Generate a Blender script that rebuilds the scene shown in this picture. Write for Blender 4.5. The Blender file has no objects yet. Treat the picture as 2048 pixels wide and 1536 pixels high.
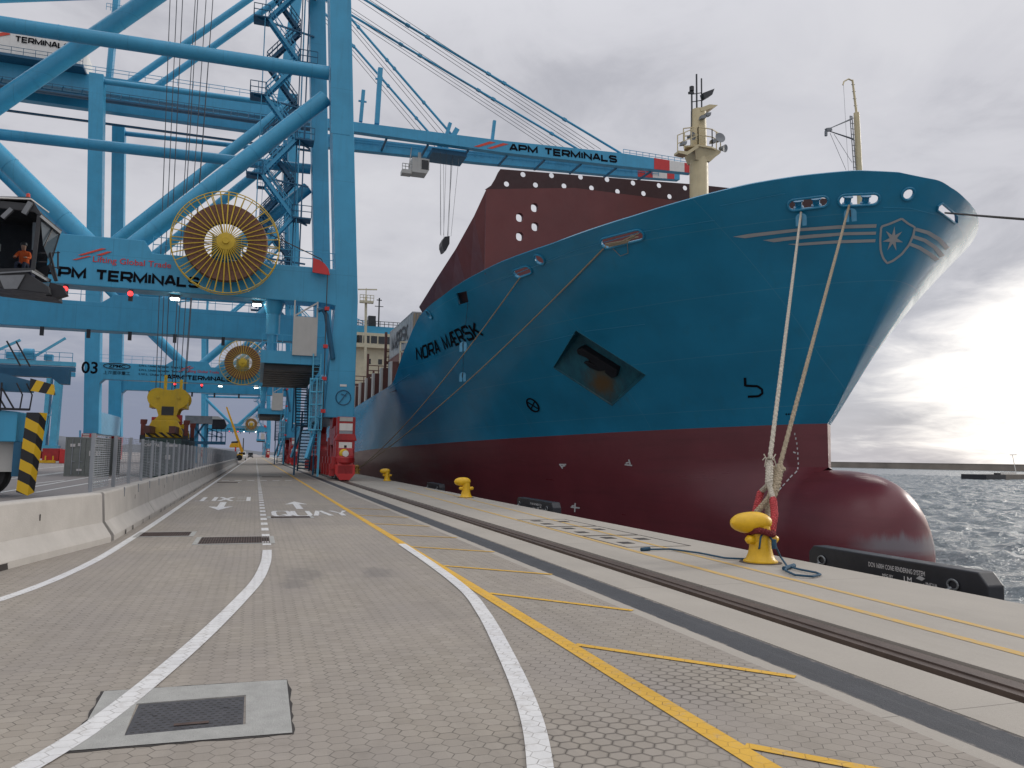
import bpy, bmesh, math, random
import numpy as np
from mathutils import Vector, Matrix
from mathutils.bvhtree import BVHTree
random.seed(7); PI = math.pi
SC = bpy.context.scene; COL = SC.collection
# ---------------------------------------------------------------- camera
FPX = 1550.0; CAMZ = 1.65
def _n(v): v = np.array(v, float); return v / np.linalg.norm(v)
def _pd(x, y): return np.array([(x - 1024) / FPX, -(y - 768) / FPX, -1.0])
_Y = _n(_pd(511, 908)); _X = _pd(5827, 987); _X = _n(_X - _Y * _X.dot(_Y)); _Z = np.cross(_X, _Y)
RM = np.array([_X, _Y, _Z]); CC = np.array([0, 0, CAMZ])
cam = bpy.data.cameras.new('camera'); camo = bpy.data.objects.new('camera', cam); COL.objects.link(camo)
cam.sensor_width = 36; cam.lens = 36 * FPX / 2048; cam.clip_start = 0.1; cam.clip_end = 20000
mw = Matrix.Identity(4)
for i in range(3):
    for j in range(3): mw[i][j] = RM[i][j]
    mw[i][3] = CC[i]
camo.matrix_world = mw; SC.camera = camo
def ray(x, y): return RM @ _pd(x, y)
def gz(x, y, z=0.0): d = ray(x, y); return CC + d * ((z - CAMZ) / d[2])      # pixel of the survey photo -> ground point
def gy(x, y, Y): d = ray(x, y); return CC + d * (Y / d[1])
def gx(x, y, X): d = ray(x, y); return CC + d * (X / d[0])
# ---------------------------------------------------------------- node helper
class N:
    def __init__(s, tree): s.t = tree; s.n = tree.nodes; s.l = tree.links
    def new(s, typ, **kw):
        n = s.n.new(typ)
        for k, v in kw.items(): setattr(n, k, v)
        return n
    def put(s, sock, v):
        if v is None: return
        if isinstance(v, bpy.types.NodeSocket): s.l.new(v, sock)
        else:
            if sock.type == 'RGBA' and len(v) == 3: v = (*v, 1)
            sock.default_value = v
    def math(s, op, a, b=None, c=None, clamp=False):
        n = s.new('ShaderNodeMath', operation=op, use_clamp=clamp)
        for i, v in enumerate((a, b, c)): s.put(n.inputs[i], v)
        return n.outputs[0]
    def mix(s, f, a, b, blend='MIX'):
        n = s.new('ShaderNodeMix', data_type='RGBA', blend_type=blend)
        s.put(n.inputs[0], f); s.put(n.inputs[6], a); s.put(n.inputs[7], b)
        return n.outputs[2]
    def noise(s, vec, scale, detail=4, rough=.55, dist=0):
        n = s.new('ShaderNodeTexNoise'); s.put(n.inputs['Vector'], vec)
        n.inputs['Scale'].default_value = scale; n.inputs['Detail'].default_value = detail
        n.inputs['Roughness'].default_value = rough; n.inputs['Distortion'].default_value = dist
        return n.outputs['Fac']
    def rng(s, v, a, b, c=0.0, d=1.0, smooth=False):
        n = s.new('ShaderNodeMapRange', interpolation_type='SMOOTHSTEP' if smooth else 'LINEAR')
        s.put(n.inputs[0], v)
        for i, x in enumerate((a, b, c, d)): n.inputs[i + 1].default_value = x
        return n.outputs[0]
    def mapv(s, vec, sc=(1, 1, 1), loc=(0, 0, 0), rot=(0, 0, 0)):
        n = s.new('ShaderNodeMapping'); s.put(n.inputs[0], vec)
        n.inputs['Scale'].default_value = sc; n.inputs['Location'].default_value = loc; n.inputs['Rotation'].default_value = rot
        return n.outputs[0]
    def dot(s, a, b):
        n = s.new('ShaderNodeVectorMath', operation='DOT_PRODUCT'); s.put(n.inputs[0], a); s.put(n.inputs[1], b)
        return n.outputs['Value']
# ---------------------------------------------------------------- world, sun, exposure
SUN_AZ, SUN_EL = math.radians(78), math.radians(20)
W = bpy.data.worlds.new('World'); SC.world = W; W.use_nodes = True
w = N(W.node_tree); w.n.clear()
gen = w.new('ShaderNodeTexCoord').outputs['Generated']
sky = w.new('ShaderNodeTexSky', sky_type='NISHITA', sun_disc=False, sun_elevation=SUN_EL, sun_rotation=SUN_AZ)
sep = w.new('ShaderNodeSeparateXYZ'); w.put(sep.inputs[0], gen)
zc = w.math('MAXIMUM', sep.outputs[2], 0.0)
den = w.math('ADD', zc, 0.16)
cv = w.new('ShaderNodeCombineXYZ')
w.put(cv.inputs[0], w.math('DIVIDE', sep.outputs[0], den)); w.put(cv.inputs[1], w.math('DIVIDE', sep.outputs[1], den))
n1 = w.noise(w.mapv(cv.outputs[0], (1, 1, 1), (3.1, 1.7, 0)), 1.1, 7, .55, .4)
n2 = w.noise(w.mapv(cv.outputs[0], (1, 1, 1), (8.3, 4.2, 2)), 2.6, 8, .6, .6)
def dirv(az, el): a, e = math.radians(az), math.radians(el); return (math.sin(a) * math.cos(e), math.cos(a) * math.cos(e), math.sin(e))
nn = w.math('ADD', w.math('MULTIPLY', w.math('SUBTRACT', n1, .5), 1.0), w.math('MULTIPLY', w.math('SUBTRACT', n2, .5), .7))
grey = w.mix(w.rng(zc, .0, .30, 0, 1, True), (.43, .43, .475), (.535, .532, .567))
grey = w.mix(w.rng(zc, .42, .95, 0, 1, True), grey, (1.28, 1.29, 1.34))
grey = w.mix(w.rng(nn, -.02, .26, 0, .6, True), grey, (.64, .635, .66))
grey = w.mix(w.rng(nn, .02, -.26, 0, .75, True), grey, (.36, .362, .40))
# storm bank low over the land side, along the quay
dl = w.dot(gen, dirv(-8, 0)); lowb = w.rng(w.math('ADD', zc, w.math('MULTIPLY', nn, .10)), .20, .05, 0, 1, True)
grey = w.mix(w.math('MULTIPLY', w.rng(dl, .80, .955, 0, 1, True), lowb), grey, (.205, .230, .320))
# bright break in the cloud out to sea
nv = w.new('ShaderNodeVectorMath', operation='NORMALIZE'); w.put(nv.inputs[0], w.mapv(gen, (1, 1, 2.4)))
db = w.dot(nv.outputs[0], dirv(74, 9))
br = w.rng(w.math('ADD', db, w.math('MULTIPLY', nn, .095)), .850, .932, 0, 1, True)
grey = w.mix(br, grey, (1.22, 1.16, 1.09))
fin = w.mix(0.06, grey, sky.outputs[0])
hm = w.mix(0.04, grey, sky.outputs[0])
bg = w.new('ShaderNodeBackground')
mixs = w.new('ShaderNodeMix', data_type='RGBA', blend_type='ADD'); mixs.inputs[0].default_value = 1
sk = w.mix(1.0, sky.outputs[0], (.006, .006, .006), 'MULTIPLY')
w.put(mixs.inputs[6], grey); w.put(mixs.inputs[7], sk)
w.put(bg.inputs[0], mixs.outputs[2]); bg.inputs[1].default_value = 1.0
wo = w.new('ShaderNodeOutputWorld'); w.l.new(bg.outputs[0], wo.inputs[0])
sun = bpy.data.lights.new('sun', 'SUN'); suno = bpy.data.objects.new('sun', sun); COL.objects.link(suno)
sun.energy = 1.3; sun.angle = math.radians(10); sun.color = (1, .95, .88)
suno.rotation_euler = Vector(dirv(math.degrees(SUN_AZ), math.degrees(SUN_EL))).to_track_quat('Z', 'Y').to_euler()
SC.view_settings.view_transform = 'Standard'; SC.view_settings.look = 'None'; SC.view_settings.exposure = 0.15; SC.view_settings.gamma = 1
SC.cycles.max_bounces = 6
try: SC.cycles.use_denoising = True
except Exception: pass
# ---------------------------------------------------------------- materials
MATS = {}
def newmat(name):
    m = bpy.data.materials.new(name); m.use_nodes = True; t = N(m.node_tree); t.n.clear()
    o = t.new('ShaderNodeOutputMaterial'); b = t.new('ShaderNodeBsdfPrincipled'); t.l.new(b.outputs[0], o.inputs[0])
    MATS[name] = m; return m, t, b
def pm(name, c, rough=.5, metal=0.0, var=.18, scale=1.2, streak=.0, bump=.0, bscale=25, emit=None, alpha=None, spec=None, dirt=(.12, .10, .08)):
    m, t, b = newmat(name)
    oc = t.new('ShaderNodeTexCoord').outputs['Object']
    f = t.noise(oc, scale, 6, .6)
    col = t.mix(t.rng(f, .3, .7, 0, 1), tuple(x * (1 - var) for x in c), tuple(min(1, x * (1 + var)) for x in c))
    if streak:
        sf = t.noise(t.mapv(oc, (2.2, 2.2, .12)), 1.6, 6, .65)
        col = t.mix(t.rng(sf, .52, .78, 0, streak), col, dirt)
    t.put(b.inputs['Base Color'], col)
    t.put(b.inputs['Roughness'], t.rng(t.noise(oc, scale * 3, 4), .3, .7, max(0, rough - .08), min(1, rough + .08)))
    b.inputs['Metallic'].default_value = metal
    if spec is not None: b.inputs['Specular IOR Level'].default_value = spec
    if bump:
        bn = t.new('ShaderNodeBump'); bn.inputs['Strength'].default_value = bump; bn.inputs['Distance'].default_value = .02
        t.put(bn.inputs['Height'], t.noise(oc, bscale, 6, .65)); t.l.new(bn.outputs[0], b.inputs['Normal'])
    if emit: b.inputs['Emission Color'].default_value = (*emit[0], 1); b.inputs['Emission Strength'].default_value = emit[1]
    if alpha is not None:
        b.inputs['Transmission Weight'].default_value = alpha
    return m
pm('crane_blue', (.046, .315, .515), .38, var=.10, scale=.5, streak=.30, dirt=(.035, .15, .23))
def add_seams(name, px_, pz_, dark):
    m = M0[name]; t = N(m.node_tree); b = next(n for n in t.n if n.type == 'BSDF_PRINCIPLED'); src = b.inputs['Base Color'].links[0].from_socket
    oc = t.new('ShaderNodeTexCoord').outputs['Object']; sp = t.new('ShaderNodeSeparateXYZ'); t.put(sp.inputs[0], oc)
    g = None
    for o_, p_, w_ in ((sp.outputs[0], px_, .035), (sp.outputs[2], pz_, .03)):
        k = t.math('LESS_THAN', t.math('FRACT', t.math('DIVIDE', t.math('ADD', o_, 200.3), p_)), w_ / p_); g = k if g is None else t.math('MAXIMUM', g, k)
    t.put(b.inputs['Base Color'], t.mix(t.math('MULTIPLY', g, .45), src, dark))
M0 = MATS; add_seams('crane_blue', 5.9, 6.7, (.02, .16, .27))
pm('crane_blue_dark', (.012, .10, .19), .45, var=.12)
pm('crane_blue_pale', (.08, .38, .56), .4, var=.1)
pm('pale_grey', (.46, .45, .42), .5, var=.08, scale=.6, streak=.15)
pm('house_white', (.72, .70, .66), .5, var=.06, streak=.12)
pm('black_letter', (.006, .006, .009), .85, var=.2, spec=.1)
pm('black_paint', (.012, .012, .016), .5, var=.3)
pm('dark_steel', (.03, .032, .036), .5, var=.3)
pm('mid_steel', (.20, .21, .22), .45, .4, var=.2)
pm('galvanised', (.30, .32, .345), .5, .35, var=.15)
pm('red_paint', (.36, .018, .02), .38, var=.25, scale=1.5, streak=.35, dirt=(.10, .01, .012))
pm('flipper_red', (.16, .03, .02), .6, var=.4, streak=.5)
pm('signal_red', (.55, .03, .03), .4, var=.1)
pm('orange_red', (.62, .06, .03), .5, var=.1)
pm('sheave_yellow', (.62, .40, .01), .42, var=.15, streak=.2)
pm('bollard_yellow', (.72, .42, .008), .42, var=.12, scale=6, bump=.15, bscale=40, streak=.25, dirt=(.30, .15, .02))
pm('bollard_rust', (.42, .24, .05), .6, var=.3, scale=5, streak=.4)
pm('cable_brown', (.175, .080, .050), .65, var=.3, scale=8, bump=.4, bscale=30)
pm('reel_gold', (.56, .38, .03), .42, .2, var=.2)
pm('cream', (.62, .56, .40), .5, var=.08, streak=.15, dirt=(.35, .25, .12))
pm('mast_cream', (.60, .50, .30), .5, var=.1, streak=.25, dirt=(.28, .16, .07))
pm('ship_red', (.130, .027, .026), .5, var=.12, scale=.5, streak=.2, dirt=(.10, .03, .03))
pm('ship_red_dark', (.038, .008, .009), .55, var=.15)
pm('ship_brown', (.10, .035, .028), .6, var=.25, streak=.3)
pm('rat_blue', (.10, .36, .56), .5, var=.12, scale=5, streak=.2)
pm('rope_pale', (.50, .45, .37), .9, var=.35, scale=22, bump=.9, bscale=60)
pm('rope_tan', (.36, .29, .20), .9, var=.35, scale=22, bump=.9, bscale=60)
pm('rope_red', (.42, .05, .055), .85, var=.35, scale=20, bump=.9, bscale=50)
pm('rope_wrap_shaded', (.16, .02, .022), .9, var=.4, scale=20, bump=.9, bscale=50)  # red sleeve colour darkened to stand for shade under the bollard head
pm('rope_blue', (.022, .075, .13), .8, var=.3, scale=20, bump=.8, bscale=70)
pm('rope_dark', (.06, .055, .05), .85, var=.3, scale=10)
pm('wire', (.05, .06, .075), .5, .3, var=.2)
pm('concrete_barrier', (.41, .385, .355), .85, var=.10, scale=1.6, streak=.22, bump=.25, bscale=30, dirt=(.30, .27, .24))
pm('concrete_new', (.34, .335, .315), .85, var=.12, scale=7, bump=.5, bscale=90)
pm('hole_dark', (.035, .03, .028), .9, var=.3)
pm('iron_cover', (.065, .063, .068), .6, .2, var=.25, scale=9, bump=.2, bscale=60)
pm('grate_rust', (.085, .055, .045), .7, .2, var=.35, scale=12)
pm('fender_black', (.016, .017, .022), .45, var=.25, scale=3)
pm('rubber', (.012, .012, .013), .75, var=.3, bump=.2)
pm('glass_dark', (.008, .012, .016), .06, var=.1, spec=.6)
pm('interior_black', (.012, .014, .02), .7, var=.3)
pm('container_grey', (.16, .175, .165), .55, var=.15, streak=.35)
pm('container_green', (.018, .045, .042), .5, var=.2, streak=.3)
pm('container_brown', (.19, .075, .055), .55, var=.18, streak=.35)
pm('container_silver', (.36, .37, .37), .5, var=.12, streak=.3)
pm('container_tan', (.34, .27, .18), .55, var=.2, streak=.4)
pm('white_paint', (.74, .73, .70), .6, var=.1)
pm('mark_white', (.55, .53, .52), .6, var=.15)
pm('mark_grey', (.40, .395, .39), .5, var=.08)
pm('orange_vest', (.80, .13, .02), .7, var=.15)
pm('skin', (.45, .26, .18), .6, var=.05)
pm('navy_cloth', (.02, .025, .05), .8, var=.2)
pm('lamp_white', (1, 1, 1), .4, emit=((1, .97, .86), 14.0), var=0)
pm('lamp_red', (1, .05, .05), .4, emit=((1, .03, .03), 3.0), var=0)
pm('lamp_green', (.1, 1, .4), .4, emit=((.1, 1, .5), 2.0), var=0)
pm('truck_yellow', (.68, .36, .01), .42, var=.12)
pm('breakwater_stone', (.235, .205, .175), .85, var=.22, scale=.05, streak=.2, bump=.3, bscale=.4)
pm('yard_white', (.62, .62, .60), .7, var=.15, scale=6)
pm('hill', (.10, .11, .13), 1, var=.25, scale=.004)
pm('sill_pale', (.16, .36, .52), .45, var=.1)
def stripes_mat(name, ax, ay, az, period, c1, c2, rough=.45):
    m, t, b = newmat(name)
    oc = t.new('ShaderNodeTexCoord').outputs['Object']
    d = t.dot(oc, (ax / period, ay / period, az / period))
    f = t.math('GREATER_THAN', t.math('FRACT', d), .5)
    t.put(b.inputs['Base Color'], t.mix(f, c1, c2)); b.inputs['Roughness'].default_value = rough
    return m
stripes_mat('hazard', .55, .55, .83, .62, (.68, .42, .01), (.012, .012, .014))
stripes_mat('hazard_fine', .6, .3, .75, .30, (.66, .42, .01), (.012, .012, .014))
stripes_mat('hazard_up', .8, .3, -.35, .42, (.68, .42, .01), (.012, .012, .014))
def ground_mat(name, c, var=.12, scale=.6, rough=.85, bump=.3, bscale=60, stain=.25, joints=None, ragged=None):
    m, t, b = newmat(name)
    oc = t.new('ShaderNodeTexCoord').outputs['Object']
    f = t.noise(oc, scale, 8, .65); f2 = t.noise(oc, 35, 4, .7); f3 = t.noise(t.mapv(oc, (1, .18, 1)), 1.4, 6, .6)
    col = t.mix(t.rng(f, .3, .7), tuple(x * (1 - var) for x in c), tuple(x * (1 + var) for x in c))
    col = t.mix(t.rng(f2, .25, .75, 0, .35), col, tuple(x * .72 for x in c))
    col = t.mix(t.rng(f3, .55, .8, 0, stain), col, tuple(x * .5 for x in c))
    if joints:
        sp = t.new('ShaderNodeSeparateXYZ'); t.put(sp.inputs[0], oc)
        g = t.math('LESS_THAN', t.math('FRACT', t.math('DIVIDE', t.math('ADD', sp.outputs[1], .8), joints)), .012 / joints)
        col = t.mix(t.math('MULTIPLY', g, .7), col, tuple(x * .35 for x in c))
    if ragged:
        sp = t.new('ShaderNodeSeparateXYZ'); t.put(sp.inputs[0], oc); e_ = t.math('MINIMUM', t.math('SUBTRACT', sp.outputs[0], ragged[0]), t.math('SUBTRACT', ragged[1], sp.outputs[0]))
        g = t.rng(t.math('ADD', e_, t.math('MULTIPLY', t.math('SUBTRACT', t.noise(oc, 6, 8, .7), .5), .16)), .035, .01, 0, .85)
        col = t.mix(g, col, (.24, .21, .18)); lg = t.noise(t.mapv(oc, (14, .25, 1)), 1.0, 4, .6); col = t.mix(t.rng(lg, .5, .7, 0, .5), col, (.085, .085, .09))
    t.put(b.inputs['Base Color'], col); b.inputs['Roughness'].default_value = rough
    bn = t.new('ShaderNodeBump'); bn.inputs['Strength'].default_value = bump; bn.inputs['Distance'].default_value = .01
    t.put(bn.inputs['Height'], t.noise(oc, bscale, 6, .7)); t.l.new(bn.outputs[0], b.inputs['Normal'])
    return m
ground_mat('yard_asphalt', (.26, .235, .225), .08, .08, stain=.3)
ground_mat('apron_concrete', (.37, .335, .29), .10, .35, stain=.28, joints=5.0)
ground_mat('strip_asphalt', (.048, .050, .057), .2, 2.5, rough=.75, bump=.6, stain=.2, ragged=(4.09, 4.53))
ground_mat('groove_sand', (.27, .235, .19), .35, 5, bump=.8, stain=.5)
ground_mat('rail_steel', (.085, .058, .045), .25, 4, rough=.55, bump=.3, stain=.4)
ground_mat('quay_wall_concrete', (.33, .31, .28), .15, .4, stain=.5)
def paver_mat(name, c1, c2, joint, wear=0.0, rough=.82, paint=False):
    m, t, b = newmat(name)
    oc = t.new('ShaderNodeTexCoord').outputs['Object']
    sp = t.new('ShaderNodeSeparateXYZ'); t.put(sp.inputs[0], oc); X, Y = sp.outputs[0], sp.outputs[1]
    wob = t.math('MULTIPLY', t.math('SUBTRACT', t.noise(oc, 1.1, 2), .5), .035)
    U = t.math('DIVIDE', Y, .112); Vv = t.math('DIVIDE', t.math('ADD', X, wob), .122)
    fr = lambda v, per: t.math('SUBTRACT', t.math('MULTIPLY', t.math('FRACT', t.math('DIVIDE', v, per)), per), per / 2)
    ax, ay = fr(U, 1.0), fr(Vv, 1.7320508); bx, by = fr(t.math('SUBTRACT', U, .5), 1.0), fr(t.math('SUBTRACT', Vv, .8660254), 1.7320508)
    la = t.math('ADD', t.math('MULTIPLY', ax, ax), t.math('MULTIPLY', ay, ay)); lb_ = t.math('ADD', t.math('MULTIPLY', bx, bx), t.math('MULTIPLY', by, by))
    s_ = t.math('LESS_THAN', la, lb_); pick = lambda p, q: t.math('ADD', t.math('MULTIPLY', p, s_), t.math('MULTIPLY', q, t.math('SUBTRACT', 1, s_)))
    gx_, gy_ = pick(ax, bx), pick(ay, by); hx, hy = t.math('ABSOLUTE', gx_), t.math('ABSOLUTE', gy_)
    d1 = t.math('ADD', t.math('MULTIPLY', hx, .5), t.math('MULTIPLY', hy, .8660254)); hd_ = t.math('MAXIMUM', d1, t.math('MULTIPLY', hx, t.math('ADD', 1.0, 0.0)))
    idv = t.new('ShaderNodeCombineXYZ'); t.put(idv.inputs[0], t.math('SUBTRACT', U, gx_)); t.put(idv.inputs[1], t.math('SUBTRACT', Vv, gy_))
    wn = t.new('ShaderNodeTexWhiteNoise', noise_dimensions='2D'); t.put(wn.inputs['Vector'], t.mapv(idv.outputs[0], (3.17, 2.31, 1)))
    class B1: pass
    def brick(ms, sm): o = B1(); o.outputs = {'Fac': t.rng(hd_, .5 - ms - sm, .5 - ms, 0, 1)}; return o
    b1 = brick(.018, .012); rnd = B1(); rnd.outputs = [wn.outputs['Value']]
    base = t.mix(rnd.outputs[0], c1, c2)
    big = t.noise(t.mapv(oc, (1, .35, 1)), .8, 6, .6); fine = t.noise(oc, 120, 3, .7); mid = t.noise(oc, 4.5, 6, .65)
    base = t.mix(t.rng(big, .35, .66, 0, .8), base, tuple(x * y for x, y in zip(c2, (.80, .80, .86))))
    base = t.mix(t.rng(fine, .3, .75, 0, .25), base, tuple(x * .6 for x in c1))
    base = t.mix(t.rng(mid, .54, .78, 0, .5), base, tuple(x * .62 for x in c1))
    # joint strength varies from bed to bed
    js = t.math('MULTIPLY', t.rng(t.noise(oc, .9, 5, .6), .35, .62, .5, 1.0), t.rng(t.noise(t.mapv(oc, (8, 3, 1)), 1.6, 3, .7), .35, .6, .35, 1.0))
    col = t.mix(t.math('MULTIPLY', b1.outputs['Fac'], js), base, joint)
    if paint:       # tyre-worn, dusty paint
        wr = t.math('MULTIPLY', t.rng(t.noise(oc, 7, 8, .75), .52, .72), .6); col = t.mix(wr, col, (.33, .29, .25))
        col = t.mix(t.rng(t.noise(t.mapv(oc, (1, .2, 1)), 3, 6, .7), .5, .8, 0, .4), col, tuple(x * .6 for x in c1))
    if not paint:
        tr = t.rng(t.noise(t.mapv(oc, (2.2, .06, 1)), 1.2, 5, .6), .5, .75, 0, .30); col = t.mix(tr, col, tuple(x * .55 for x in c1))
        pat = t.new('ShaderNodeTexBrick', offset=.37, offset_frequency=2); t.put(pat.inputs['Vector'], t.mapv(oc, (1, 1, 1), (.4, .9, 0))); pat.inputs['Scale'].default_value = 1; pat.inputs['Brick Width'].default_value = 1.35; pat.inputs['Row Height'].default_value = 1.1; pat.inputs['Mortar Size'].default_value = 0.0; pat.inputs['Color1'].default_value = (.84, .84, .84, 1); pat.inputs['Color2'].default_value = (1.1, 1.09, 1.06, 1)
        col = t.mix(.35, col, pat.outputs['Color'], 'MULTIPLY')
        b2 = brick(.035, .10)
        wv = t.new('ShaderNodeVectorMath', operation='DISTANCE'); t.put(wv.inputs[0], oc); wv.inputs[1].default_value = (3.25, 5.35, 0)
        wv2 = t.new('ShaderNodeVectorMath', operation='DISTANCE'); t.put(wv2.inputs[0], oc); wv2.inputs[1].default_value = (2.12, 4.35, 0)
        dmin = t.math('MINIMUM', wv.outputs['Value'], wv2.outputs['Value'])
        wet = t.rng(t.math('ADD', dmin, t.math('MULTIPLY', t.math('SUBTRACT', t.noise(oc, 2.2, 5, .65), .5), 1.6)),   .85, .25, 0, .5, True)
        col = t.mix(t.math('MULTIPLY', wet, b2.outputs['Fac']), col, (.055, .045, .036))
        for cx, cy, rr in ((.73, 11.3, .33), (1.72, 11.25, .28), (.55, 10.5, .22), (1.2, 12.2, .5)):
            sv = t.new('ShaderNodeVectorMath', operation='DISTANCE'); t.put(sv.inputs[0], t.mapv(oc, (1, .45, 1))); sv.inputs[1].default_value = (cx, cy * .45, 0)
            s = t.rng(t.math('ADD', sv.outputs['Value'], t.math('MULTIPLY', t.math('SUBTRACT', t.noise(oc, 5, 5, .7), .5), .5)), rr, rr * .5, 0, .38 if rr < .4 else .12, True)
            col = t.mix(s, col, (.10, .092, .09))
        rs = t.noise(t.mapv(oc, (1.2, .6, 1), (4, 7, 0)), 1.0, 8, .75)
        col = t.mix(t.rng(rs, .70, .80, 0, .55), col, (.16, .095, .06))
    t.put(b.inputs['Base Color'], col); b.inputs['Roughness'].default_value = rough
    bn = t.new('ShaderNodeBump'); bn.inputs['Strength'].default_value = .5; bn.inputs['Distance'].default_value = .006
    t.put(bn.inputs['Height'], t.math('ADD', t.math('SUBTRACT', 1, b1.outputs['Fac']), t.math('MULTIPLY', fine, .25))); t.l.new(bn.outputs[0], b.inputs['Normal'])
    return m
paver_mat('pavers', (.283, .247, .204), (.345, .306, .258), (.052, .043, .035))
paver_mat('pavers_white', (.66, .65, .63), (.72, .71, .69), (.24, .22, .20), paint=True)
paver_mat('pavers_yellow', (.66, .37, .03), (.72, .42, .05), (.24, .13, .03), paint=True)
def faded_mat(name, c, under, lo=.4, hi=.6):
    m, t, b = newmat(name); oc = t.new('ShaderNodeTexCoord').outputs['Object']
    f = t.rng(t.noise(oc, 9, 8, .75), lo, hi)
    t.put(b.inputs['Base Color'], t.mix(f, under, c)); b.inputs['Roughness'].default_value = .8
faded_mat('line_yellow', (.54, .33, .07), (.38, .31, .21), .30, .6)
# hull paint, with plating bump
def hull_mat(name, c, rough, bottom=False):
    m, t, b = newmat(name); oc = t.mapv(t.new('ShaderNodeTexCoord').outputs['Object'], loc=(25, 60, 0))
    f = t.noise(oc, .35, 6, .6); st = t.noise(t.mapv(oc, (1.2, 1.2, .10)), 1.3, 7, .65); hz = t.noise(t.mapv(oc, (.12, .12, 1.3)), 1.6, 7, .65)
    col = t.mix(t.rng(f, .3, .7), tuple(x * .88 for x in c), tuple(x * 1.12 for x in c))
    sp = t.new('ShaderNodeSeparateXYZ'); t.put(sp.inputs[0], oc)
    if bottom:
        col = t.mix(t.rng(hz, .5, .75, 0, .5), col, tuple(x * .55 for x in c))
        col = t.mix(t.rng(t.noise(t.mapv(oc, (.5, .5, 2.5)), 2.2, 9, .75), .66, .78, 0, .45), col, (.30, .20, .18))
        # grey scraped boot band on the nose of the bulb
        k = t.math('MULTIPLY', t.rng(t.math('ADD', sp.outputs[1], t.math('MULTIPLY', f, 2)), 27.6, 25.6, 0, 1, True),
                   t.math('MULTIPLY', t.rng(t.math('ADD', sp.outputs[2], t.math('MULTIPLY', st, 1.0)), -.55, -1.0, 0, 1, True), t.rng(t.math('ADD', sp.outputs[2], t.math('MULTIPLY', hz, .8)), -1.75, -1.3, 0, 1, True)))
        col = t.mix(t.math('MULTIPLY', k, .8), col, (.19, .18, .195))
        sc_ = t.noise(t.mapv(oc, (.22, .22, 1.6), (3, 2, 1)), 1.7, 10, .8); col = t.mix(t.rng(sc_, .62, .74, 0, .35), col, (.24, .12, .11))
        # worn grey-brown fouling further aft
        aft = t.rng(t.math('ADD', sp.outputs[1], t.math('MULTIPLY', hz, 30)), 72, 92, 0, .75, True)
        col = t.mix(aft, col, (.23, .155, .14))
    else:
        col = t.mix(t.rng(st, .55, .8, 0, .35), col, (.03, .16, .20))
        rustm = t.noise(t.mapv(oc, (3, 3, .25), (5, 1, 2)), 1.1, 8, .75)
        col = t.mix(t.rng(rustm, .66, .78, 0, .6), col, (.085, .075, .05))
        scf = t.noise(t.mapv(oc, (.18, .18, 1.5), (7, 3, 1)), 1.5, 10, .8); col = t.mix(t.rng(scf, .60, .74, 0, .30), col, (.10, .33, .44)); col = t.mix(t.rng(t.noise(t.mapv(oc, (.1, .1, .25)), 1.3, 5, .6), .5, .75, 0, .35), col, (.012, .15, .25))
        for cx, cy, cz, sx_, sz_, k_ in ((17.6, 38.6, 5.2, 1.0, 1.3, .9), (17.9, 38.3, 4.6, 1.6, 1.9, .45)):
            dv = t.new('ShaderNodeVectorMath', operation='LENGTH'); t.put(dv.inputs[0], t.mapv(oc, (1 / sx_, 1 / sx_, 1 / sz_), (-cx / sx_, -cy / sx_, -cz / sz_)))
            col = t.mix(t.math('MULTIPLY', t.rng(t.math('ADD', dv.outputs['Value'], t.math('MULTIPLY', t.math('SUBTRACT', st, .5), 1.6)), 1.0, .1, 0, 1, True), k_), col, (.055, .062, .035))
        # plate seams
        sz = t.math('LESS_THAN', t.math('FRACT', t.math('DIVIDE', t.math('ADD', sp.outputs[2], t.math('MULTIPLY', sp.outputs[1], .022)), 2.45)), .010)
        sy = t.math('LESS_THAN', t.math('FRACT', t.math('DIVIDE', sp.outputs[1], 9.4)), .0025)
        col = t.mix(t.math('MULTIPLY', t.math('MAXIMUM', sz, sy), .35), col, (.12, .33, .42))
    t.put(b.inputs['Base Color'], col)
    t.put(b.inputs['Roughness'], t.rng(hz, .3, .7, rough - .05, rough + .08))
    bn = t.new('ShaderNodeBump'); bn.inputs['Strength'].default_value = .32; bn.inputs['Distance'].default_value = .05
    t.put(bn.inputs['Height'], t.math('ADD', t.math('ADD', t.math('MULTIPLY', t.noise(t.mapv(oc, (.5, .5, .7)), 1.0, 2, .5), .7), t.math('MULTIPLY', t.noise(t.mapv(oc, (2.4, 2.4, .55)), 1.0, 3, .55), .35)), t.math('MULTIPLY', t.noise(oc, 14, 4), .05))); t.l.new(bn.outputs[0], b.inputs['Normal'])
hull_mat('hull_blue', (.018, .228, .395), .19)
hull_mat('hull_bottom', (.145, .027, .035), .32, True)
# sea
def sea_mat():
    m, t, b = newmat('sea_water'); oc = t.new('ShaderNodeTexCoord').outputs['Object']
    b.inputs['Base Color'].default_value = (.15, .18, .195, 1); b.inputs['Roughness'].default_value = .2; b.inputs['IOR'].default_value = 1.33
    h = t.math('ADD', t.math('ADD', t.noise(t.mapv(oc, (.55, 1.0, 1), rot=(0, 0, .7)), .75, 4, .55, .6), t.math('MULTIPLY', t.noise(t.mapv(oc, (.7, 1.1, 1), rot=(0, 0, .9)), 2.6, 5, .6, .4), .35)), t.math('MULTIPLY', t.noise(oc, .16, 3), 1.2))
    bn = t.new('ShaderNodeBump'); bn.inputs['Strength'].default_value = .95; bn.inputs['Distance'].default_value = .9
    t.put(bn.inputs['Height'], h); t.l.new(bn.outputs[0], b.inputs['Normal'])
sea_mat()
M = MATS
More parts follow.
